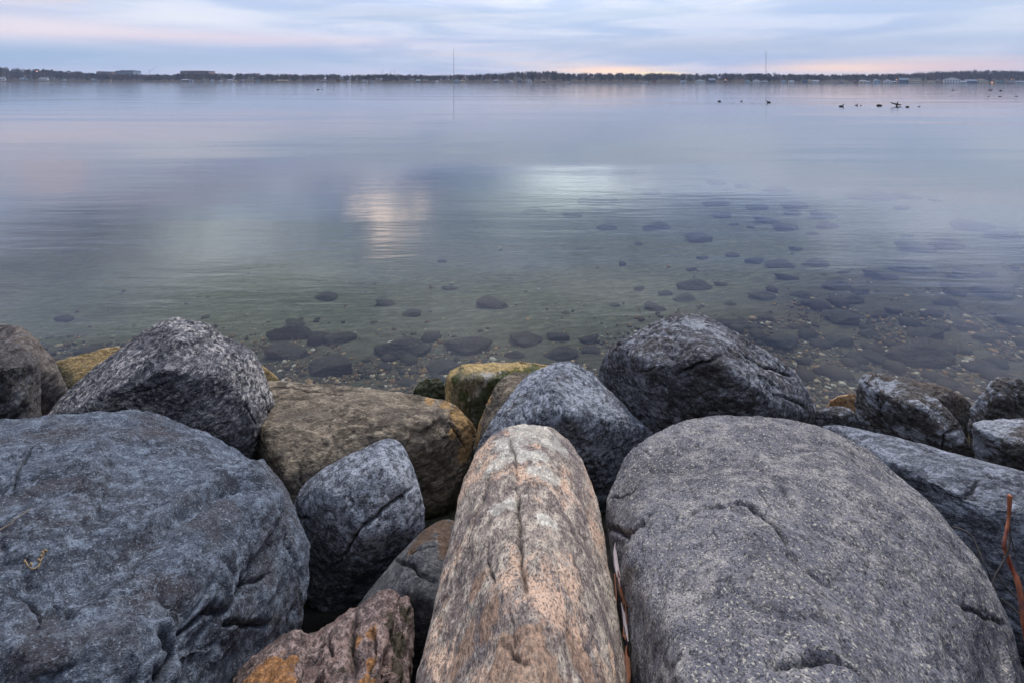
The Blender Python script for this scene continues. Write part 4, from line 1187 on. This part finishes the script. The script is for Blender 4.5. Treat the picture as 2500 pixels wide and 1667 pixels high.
# ------------------------------------------------------------------ water birds
def sphere_pts(c, r, sx=1, sy=1, sz=1):
    out = []
    for i in range(5):
        for j in range(8):
            a = math.pi * (i + .5) / 5; b = j * math.pi / 4
            out.append(Vector((c[0] + r * sx * math.sin(a) * math.cos(b), c[1] + r * sy * math.sin(a) * math.sin(b), c[2] + r * sz * math.cos(a))))
    return out


def bird_mesh(neck):
    parts = [sphere_pts((0, 0, .06), .2, 1.35, .7, .6) + [Vector((-.36, 0, .12)), Vector((-.36, .04, .11))],
             ]
    if neck > 0:
        parts += [sphere_pts((.2, 0, .12), .07) + sphere_pts((.25, 0, .12 + neck), .05),
                  sphere_pts((.27, 0, .14 + neck), .065, 1.2, .85, .9), sphere_pts((.34, 0, .13 + neck), .025) + [Vector((.43, 0, .12 + neck))]]
    me = solid(parts, .022, 2, 0)
    me.name = 'duck'
    return me


DM = plain('dark brown plumage', (.035, .028, .026), .8, .4, 12, .1)
DM2 = plain('gray brown plumage', (.09, .075, .065), .8, .4, 12, .1)
duck_me = {0: bird_mesh(.14), 1: bird_mesh(.05), 2: bird_mesh(0)}
BIRDS = [(1757, 248.5, 12, 2, 1, 'dark duck with its head down, leftmost of the loose line of ducks'), (1810, 248.5, 7, 0, 1, 'small dark duck with raised head, second in the loose line'), (1877, 251, 13, 0, -1, 'dark duck with raised neck swimming left, third in the loose line'),
         (2054, 261, 15, 0, 1, 'duck lowest left in the group near the flapping bird'), (2091, 258, 9, 0, 1, 'dark duck with raised head left of the flapping bird'), (2102, 258.5, 6, 2, 1, 'small round duck just right of the one with raised head'),
         (2146, 259, 17, 2, -1, 'stretched duck immediately left of the flapping bird'), (2215, 262.5, 16, 2, -1, 'stretched duck immediately right of the flapping bird'), (2243, 261.5, 7, 1, 1, 'reddish brown duck at the right end of the flapping bird group'),
         (2225, 220.5, 4, 2, 1, 'tiny lone bird speck under the big flat roofed block'), (2326, 221.5, 8, 2, -1, 'tiny bird, first of a far pair under the widest white house'), (2334, 221.5, 4, 2, 1, 'tiny bird, second of a far pair under the widest white house'),
         (2419, 221.5, 11, 2, 1, 'far bird left of two near the right edge, upper row'), (2443, 223, 11, 2, -1, 'far bird right of two near the right edge, upper row'), (2323, 235.5, 4, 2, 1, 'tiny bird at the left end of the lower right row'),
         (2414, 236.5, 6, 2, 1, 'small bird second in the lower right row'), (2441, 236.8, 8, 2, -1, 'small bird third in the lower right row'), (2482, 236, 8, 2, 1, 'small bird nearest the right edge in the lower row'),
         (314, 225.5, 5, 2, -1, 'tiny lone dark bird on the open water far left'), (590, 219, 4, 2, 1, 'tiny bird speck between left edge and picture centre'), (777, 220, 9, 2, 1, 'flat far bird left in a pair left of centre'),
         (787, 220, 5, 2, 1, 'small far bird right in a pair left of centre'), (882, 221, 6, 2, -1, 'tiny bird alone right of the left centre pair'), (1199, 217.5, 4, 2, 1, 'faintest bird speck near the middle of the far water')]
for (u, v, w, kind, dirn, lab) in BIRDS:
    p = atz(u, v, 0.0)
    dep = (p - CAM) @ (ROT @ Vector((0, 0, -1)))
    s = w / 1250 * dep / .78
    o = link('duck', duck_me[kind].copy(), DM if (u < 2200 or u > 2300) else DM2, loc=(p.x, p.y, -.015 * s))
    o.scale = (s * dirn, s, s)
    o.rotation_euler.z = random.uniform(-.3, .3)
    tag(o, lab, 'duck', 'water birds')
# flapping bird
p = atz(2190, 259.5, 0)
dep = (p - CAM) @ (ROT @ Vector((0, 0, -1)))
s = .55
parts = [sphere_pts((0, 0, .25), .17, .8, .8, 1.2) + sphere_pts((-.08, 0, .05), .12), sphere_pts((.06, 0, .42), .08) + sphere_pts((.12, 0, .62), .05), sphere_pts((.15, 0, .66), .07, 1.2, .9, .9), sphere_pts((.22, 0, .65), .03) + [Vector((.32, 0, .63))]]
me = solid(parts, .022, 2, 0); me.name = 'duck'
o = link('duck', me, DM, loc=(p.x, p.y, 0)); o.scale = (s * 1.2, s * 1.2, s * 1.2)
tag(o, 'dark duck rearing up on the water with both wings spread', 'duck', 'water birds')
for sg in (-1, 1):
    v = []
    prof = [(0.05, .40, .22), (.35, .46, .24), (.65, .52, .2), (.95, .62, .12), (1.1, .68, .02)]
    if sg > 0: prof = [(a * .75, b - .12 * i, c) for i, (a, b, c) in enumerate(prof)]
    for (x, z, c) in prof:
        v += [(x * sg, -.02, z), (x * sg, -.02 + c * .3, z - c), (x * sg, .03 + c * .3, z - c), (x * sg, .03, z)]
    f = []
    for i in range(4):
        for k in range(4): f.append((i * 4 + k, i * 4 + (k + 1) % 4, i * 4 + 4 + (k + 1) % 4, i * 4 + 4 + k))
    f += [(0, 1, 2, 3), (19, 18, 17, 16)]
    link('wing', mesh_from('wing', v, f, True), DM2, o)

# ------------------------------------------------------------------ twigs, stems, dry leaves
def tube(name, pts, rad, mat, parent=None, sides=8, flat=1.0):
    P = [Vector(p) for p in pts]
    Q, RR = [], []
    for i in range(len(P) - 1):
        p0 = P[max(i - 1, 0)]; p1 = P[i]; p2 = P[i + 1]; p3 = P[min(i + 2, len(P) - 1)]
        for k in range(5):
            tt = k / 5
            Q.append(.5 * ((2 * p1) + (-p0 + p2) * tt + (2 * p0 - 5 * p1 + 4 * p2 - p3) * tt * tt + (-p0 + 3 * p1 - 3 * p2 + p3) * tt ** 3))
            RR.append(rad[i] * (1 - tt) + rad[i + 1] * tt)
    Q.append(P[-1]); RR.append(rad[-1])
    v, f = [], []
    up = Vector((.3, .8, .2)).normalized()
    for i, q in enumerate(Q):
        d = (Q[min(i + 1, len(Q) - 1)] - Q[max(i - 1, 0)]).normalized()
        a = d.cross(up).normalized(); b = d.cross(a)
        for k in range(sides):
            an = 2 * math.pi * k / sides
            rr = RR[i] * (1 + .12 * math.sin(k * 2.3 + i * .9))
            v.append(q + a * math.cos(an) * rr + b * math.sin(an) * rr * flat)
    for i in range(len(Q) - 1):
        for k in range(sides):
            f.append((i * sides + k, i * sides + (k + 1) % sides, (i + 1) * sides + (k + 1) % sides, (i + 1) * sides + k))
    f.append(tuple(range(sides - 1, -1, -1))); f.append(tuple((len(Q) - 1) * sides + k for k in range(sides)))
    base = v[0].copy() if parent is None else Vector((0, 0, 0))
    me = mesh_from(name, [x - base for x in v], f, True)
    o = link(name, me, mat, parent, loc=base if parent is None else None)
    return o


m, t = new_mat('red dead stem')
tc = t.node('ShaderNodeTexCoord').outputs['Object']
n = t.noise(t.mapping(tc, scale=(60, 60, 6)), 1, 4, .6)
c = t.mix(t.ramp(n, .35, .65), (.20, .045, .025), (.50, .17, .08))
c = t.mix(t.ramp(t.noise(tc, 9, 3), .5, .7), c, (.10, .05, .06))
principled(t, c, .6, t.bump(n, .002))
STEM = m
GTW = plain('gray twig', (.07, .06, .055), .8, .4, 30)
LEAF = plain('dry gray leaf', (.36, .30, .30), .7, .35, 30)
LEAFB = plain('dry brown leaf', (.16, .065, .035), .7, .4, 30)
STRAW = plain('straw twig', (.27, .19, .10), .7, .3, 30)

root = bpy.data.objects.new('dead_stem', None); COL.objects.link(root); 
tag(root, 'red brown dead plant stem standing at the right edge in front of the pale boulder', 'stem')
sp = [(2512, 1640, 1.5), (2506, 1560, 1.52), (2497, 1500, 1.53), (2488, 1430, 1.55), (2470, 1385, 1.57), (2455, 1345, 1.58), (2452, 1325, 1.58), (2462, 1270, 1.6), (2464, 1235, 1.6), (2466, 1208, 1.6)]
tube('stem', [aty(u, v, y) for u, v, y in sp], [.006, .007, .0075, .0075, .007, .0055, .006, .004, .0055, .0065], STEM, root, 10, .7)
tube('twig', [aty(2463, 1272, 1.6), aty(2466, 1310, 1.59), aty(2456, 1360, 1.57), aty(2432, 1400, 1.56), aty(2424, 1430, 1.55)], [.003, .003, .003, .0025, .002], GTW, root)
tube('twig', [aty(2466, 1300, 1.59), aty(2477, 1350, 1.58), aty(2482, 1375, 1.57)], [.0015, .0013, .001], GTW, root, 5)
for pts, lab in (([(2325, 1285, 1.9), (2370, 1305, 1.88), (2400, 1370, 1.82), (2418, 1405, 1.8)], 'thin gray twig poking out behind the big granite boulder'),
                 ([(2432, 1395, 1.7), (2455, 1430, 1.68), (2490, 1465, 1.66)], 'pale thin twig beside the red stem, upper one'), ([(2445, 1460, 1.68), (2480, 1490, 1.66), (2505, 1515, 1.64)], 'pale thin twig beside the red stem, lower one')):
    tag(tube('twig', [aty(*q) for q in pts], [.003] * len(pts), GTW, None, 6), lab, 'twig', 'loose twigs among the rocks')


def crackp(u, v, _):
    return atz(u, v, .94 + (v - 1340) * .00024)


def leaf(pts, w, mat, lab):
    P = [crackp(*q) for q in pts]
    v, f = [], []
    n = len(P)
    for i, p in enumerate(P):
        s = i / (n - 1)
        ww = w * math.sin(math.pi * min(max(s, .04), .97)) ** .7
        side = Vector((1, .25, .1)).normalized()
        v += [p - side * ww, p + Vector((0, .004, -.004)), p + side * ww, p + Vector((0, .0055, -.0055))]
    for i in range(n - 1):
        a = i * 4; b = a + 4
        f += [(a, a + 1, b + 1, b), (a + 1, a + 2, b + 2, b + 1), (a + 2, a + 3, b + 3, b + 2), (a + 3, a, b, b + 3)]
    f += [(0, 3, 2, 1), (n * 4 - 4, n * 4 - 3, n * 4 - 2, n * 4 - 1)]
    base = v[0].copy()
    o = link('dry_leaf', mesh_from('dry_leaf', [x - base for x in v], f, True), mat, loc=base)
    tag(o, lab, 'leaf', 'dry leaves in the crack beside the tan boulder')


leaf([(1503, 1320, 1.47), (1501, 1345, 1.44), (1504, 1375, 1.40), (1510, 1405, 1.36), (1514, 1430, 1.33)], .0085, LEAF, 'narrow pale gray leaf at the top of the crack beside the tan boulder')
leaf([(1508, 1390, 1.38), (1512, 1420, 1.35), (1518, 1450, 1.31), (1522, 1478, 1.28)], .007, LEAFB, 'brown leaf below the narrow pale one in the crack')
leaf([(1517, 1470, 1.29), (1524, 1500, 1.25), (1528, 1540, 1.2), (1534, 1565, 1.18)], .0065, LEAF, 'short pale leaf lower in the crack beside the tan boulder')
leaf([(1523, 1525, 1.22), (1524, 1550, 1.19), (1528, 1562, 1.18)], .006, LEAFB, 'tiny brown leaf beside the lower pale leaf in the crack')
leaf([(1530, 1575, 1.17), (1530, 1610, 1.13), (1532, 1650, 1.09), (1534, 1690, 1.05)], .011, LEAFB, 'reddish brown leaf at the bottom edge in the crack')
for pts, lab in (([(1500, 1400, 1.40), (1504, 1450, 1.35), (1503, 1484, 1.32)], 'thin brown stalk on the left of the leaf filled crack'), ([(1515, 1440, 1.33), (1524, 1470, 1.3), (1532, 1480, 1.29)], 'short bent stalk crossing the leaf filled crack'),
                 ([(1526, 1440, 1.33), (1527, 1480, 1.29), (1531, 1520, 1.24)], 'dark upright stalk on the right of the leaf filled crack')):
    tag(tube('stalk', [crackp(*q) for q in pts], [.0025] * 3, LEAFB, None, 6), lab, 'stalk', 'dry stalks in the crack')
# litter lying on the blue boulder: cast onto its surface
dg = bpy.context.evaluated_depsgraph_get()
def on_rock(o, u, v, lift=.003):
    inv = o.matrix_world.inverted()
    h = o.ray_cast(inv @ CAM, (inv.to_3x3() @ ray(u, v)).normalized())
    return (o.matrix_world @ h[1] + Vector((0, -.2, 1)) * lift) if h[0] else None
bpy.context.view_layer.update()
bluerock = BLK[0]
pp = [on_rock(bluerock, u, v, .006) for u, v in ((-15, 1305), (20, 1285), (45, 1265), (78, 1244))]
if all(pp): tag(tube('twig', pp, [.0013, .0012, .0012, .0008], STRAW, None, 6), 'straight straw coloured twig lying on the blue boulder at the left edge', 'twig', 'loose twigs among the rocks')
pp = [on_rock(bluerock, u, v, .006) for u, v in ((62, 1370), (70, 1385), (82, 1392), (95, 1385), (102, 1368), (108, 1352), (118, 1346))]
if all(pp):
    root = bpy.data.objects.new('dried_sprig', None); COL.objects.link(root)
    tag(root, 'curled yellow dried sprig lying on the blue boulder', 'sprig')
    tube('stem', pp, [.0015, .0016, .0018, .0016, .0018, .0018, .001], STRAW, root, 6)
    for k, (u, v) in enumerate(((62, 1372), (74, 1380), (90, 1392), (100, 1376), (108, 1358), (115, 1350), (98, 1364))):
        a = on_rock(bluerock, u, v, .006); b = on_rock(bluerock, u + random.uniform(-9, 9), v + random.uniform(-9, 9), .008)
        if a and b: tube('curled_leaf', [a, (a + b) / 2 + Vector((0, 0, .004)), b], [.002, .003, .0008], STRAW, root, 5)

# ------------------------------------------------------------------ haze
bm = bmesh.new(); bmesh.ops.create_cube(bm, size=1)
for v in bm.verts: v.co = Vector((v.co.x * 5600, -60 if v.co.y < 0 else 1700, -6 if v.co.z < 0 else 110))
me = bpy.data.meshes.new('haze'); bm.to_mesh(me); bm.free()
m, t = new_mat('thin blue air')
pv = t.node('ShaderNodeVolumePrincipled')
pv.inputs['Color'].default_value = (.62, .74, 1, 1); pv.inputs['Density'].default_value = .00018; pv.inputs['Anisotropy'].default_value = .0
oo = t.node('ShaderNodeOutputMaterial'); t.l.new(pv.outputs[0], oo.inputs['Volume'])
tag(link('haze', me, m), kind='stuff', label='thin blue evening haze over the lake', cat='haze')

# ------------------------------------------------------------------ sky
w = bpy.data.worlds.new('World'); scene.world = w; w.use_nodes = True
t = NT(w.node_tree)
gen = t.node('ShaderNodeTexCoord').outputs['Generated']
sp = t.node('ShaderNodeSeparateXYZ'); t.l.new(gen, sp.inputs[0])
az = t.math('ARCTAN2', sp.outputs[0], sp.outputs[1])
el = t.math('ARCSINE', t.math('MINIMUM', t.math('MAXIMUM', sp.outputs[2], -1.0), 1.0))
cb = t.node('ShaderNodeCombineXYZ'); t.put(cb.inputs[0], az); t.put(cb.inputs[1], el)
ae = cb.outputs[0]
D = math.pi / 180
# gradient with elevation (degrees / 90)
g = t.cramp(t.math('DIVIDE', el, math.pi / 2), [(0, (.58, .59, .76)), (.022, (.55, .61, .79)), (.05, (.61, .66, .81)), (.078, (.66, .72, .85)), (.11, (.72, .83, 1.10)), (.17, (.52, .60, .84)),
     (.26, (.34, .37, .50)), (.38, (.38, .44, .58)), (.6, (1.1, 1.2, 1.42)), (1.0, (1.3, 1.42, 1.65))])
st = t.noise(t.mapping(ae, rot=(0, 0, R(-2.5)), scale=(3.4, 30, 1)), 1.0, 7, .56, .5)
st2 = t.noise(t.mapping(ae, (3, 8, 1), rot=(0, 0, R(3)), scale=(1.3, 9, 1)), 1.0, 5, .55, .5)
lo = t.mix(t.ramp(st, .38, .62), (.78, .87, .98), (1.20, 1.14, 1.10))
g = t.mix(1.0, g, lo, 'MULTIPLY')
lo2 = t.mix(t.ramp(st2, .35, .65), (.86, .92, 1.0), (1.10, 1.07, 1.03))
g = t.mix(1.0, g, lo2, 'MULTIPLY')
md = t.noise(t.mapping(ae, (4, 1, 2), rot=(0, 0, R(-12)), scale=(2.6, 8.5, 1)), 1.0, 6, .6, .8)
mc = t.mix(t.ramp(md, .38, .64), (.52, .56, .68), (1.45, 1.38, 1.28))
g = t.mix(t.ramp(el, .13, .2), g, t.mix(1.0, g, mc, 'MULTIPLY'))
wn = t.vmath('SUBTRACT', t.noise(t.mapping(ae, scale=(4, 22, 1)), 1, 5, .6, color=True), (.5, .5, .5))
wae = t.vmath('ADD', ae, t.vmath('MULTIPLY', wn, (.18, .009, 0)))


def azel(u, v):
    d = ray(u, v)
    if d.z < 0: d = Vector((d.x, d.y, -d.z))     # where still water mirrors that direction from
    return math.atan2(d.x, d.y), math.asin(d.z)


def blob(g, u, v, su, sv, col, amp, vec=None):
    a, e = azel(u, v)
    q = t.vmath('SUBTRACT', vec or wae, (a, e, 0))
    q = t.vmath('MULTIPLY', q, (1 / (su * D), 1 / (sv * D), 0))
    f = t.math('POWER', 2.718, t.math('MULTIPLY', t.vmath('DOT_PRODUCT', q, q), -1.0))
    return t.mix(t.math('MULTIPLY', f, amp, clamp=True), g, (*col, 1))


g = blob(g, 60, 130, 18, 1.1, (.36, .52, .74), .75)          # blue gap low left
g = blob(g, 600, 150, 16, .7, (.40, .54, .75), .7)
g = blob(g, 350, 85, 22, .7, (.90, .74, .82), .8)           # pink bank
g = blob(g, 50, 60, 12, 1.1, (.92, .82, .88), .7)
g = blob(g, 480, 45, 7, 1.1, (.95, .93, .98), .6)
g = blob(g, 1480, 172, 6, .5, (1.28, .88, .64), .95)        # sunset strips
g = blob(g, 1330, 156, 6, .35, (.80, .70, .74), .6)
g = blob(g, 1590, 181, 4, .25, (1.25, .98, .62), .95)
g = blob(g, 1180, 135, 9, .35, (.74, .68, .76), .6)
g = blob(g, 2080, 165, 8, .55, (1.2, .86, .68), .95)
g = blob(g, 2330, 160, 9, .55, (.84, .62, .68), .75)
g = blob(g, 2230, 145, 8, .22, (.85, .72, .74), .7)
g = blob(g, 1700, 110, 14, .9, (.46, .53, .70), .6)          # darker blue cloud
g = blob(g, 2100, 115, 12, .9, (.40, .50, .70), .6)
g = blob(g, 1000, 30, 12, 1.2, (.44, .52, .68), .5)
g = blob(g, 1600, 25, 12, 1.0, (.66, .74, .84), .6)
g = blob(g, 2450, 60, 7, 1.5, (.62, .70, .84), .6)
# brighter breaks higher up, seen mirrored in the lake
wn2 = t.vmath('SUBTRACT', t.noise(t.mapping(ae, (2, 5, 0), scale=(7, 12, 1)), 1, 6, .72, color=True), (.5, .5, .5))
wh = t.vmath('ADD', ae, t.vmath('MULTIPLY', wn2, (.34, .07, 0)))
g = blob(g, 955, 528, 3.0, 2.0, (3.0, 2.4, 2.1), .9, wh)
g = blob(g, 1400, 465, 7, 1.5, (2.4, 2.7, 2.7), .75, wh)
g = blob(g, 1250, 500, 9, 2.0, (.9, 1.08, 1.12), .6, wh)
g = blob(g, 500, 590, 6, 2.4, (1.6, 1.75, 1.8), .85, wh)
g = blob(g, 700, 680, 9, 2.2, (1.0, 1.15, 1.2), .7, wh)
g = blob(g, 560, 790, 8, 4, (.2, .21, .25), .7, wh)
g = blob(g, 60, 640, 14, 3.2, (.25, .25, .38), .7, wh)
g = blob(g, 350, 470, 5, 1.6, (.80, .82, .95), .7, wh)
g = blob(g, 110, 420, 4, 1.6, (.95, .72, .74), .6, wh)
g = blob(g, 640, 440, 14, 1.6, (.56, .48, .60), .5, wh)
g = blob(g, 2300, 470, 14, 2.0, (.58, .62, .82), .6, wh)
# a little true clear-sky light through the cloud
sky = t.node('ShaderNodeTexSky'); sky.sky_type = 'NISHITA'; sky.sun_disc = False
sky.sun_elevation = R(51.7); sky.sun_rotation = R(18.4)
g = t.mix(1.0, g, t.mix(1.0, sky.outputs[0], (.012, .012, .012), 'MULTIPLY'), 'ADD')
# dusk sky behind the camera, dimmed low down to darken the rock fronts
rear = t.math('MULTIPLY', t.ramp(sp.outputs[1], .15, -.45), t.ramp(el, 1.0, .35))
g = t.mix(t.math('MULTIPLY', rear, .9), g, (.05, .06, .08))
below = t.ramp(el, 0.0, -.03)
g = t.mix(below, g, (.10, .11, .14))
bg = t.node('ShaderNodeBackground'); t.put(bg.inputs[0], g); bg.inputs[1].default_value = 1.0
oo = t.node('ShaderNodeOutputWorld'); t.l.new(bg.outputs[0], oo.inputs[0])

sd = bpy.data.lights.new('sun', 'SUN'); sd.energy = 2.5; sd.angle = R(28); sd.color = (1, .96, .92)
so = bpy.data.objects.new('sun', sd); COL.objects.link(so)
# high soft light from ahead, slightly right
sdir = Vector((.25, .75, 1.0)).normalized()
so.rotation_euler = sdir.to_track_quat('Z', 'Y').to_euler()

scene.view_settings.view_transform = 'Standard'
scene.view_settings.look = 'None'
scene.view_settings.exposure = 0
scene.view_settings.gamma = 1
scene.render.resolution_x = 1024; scene.render.resolution_y = 682
scene.render.engine = 'CYCLES'
scene.cycles.transparent_max_bounces = 24
scene.cycles.volume_bounces = 0
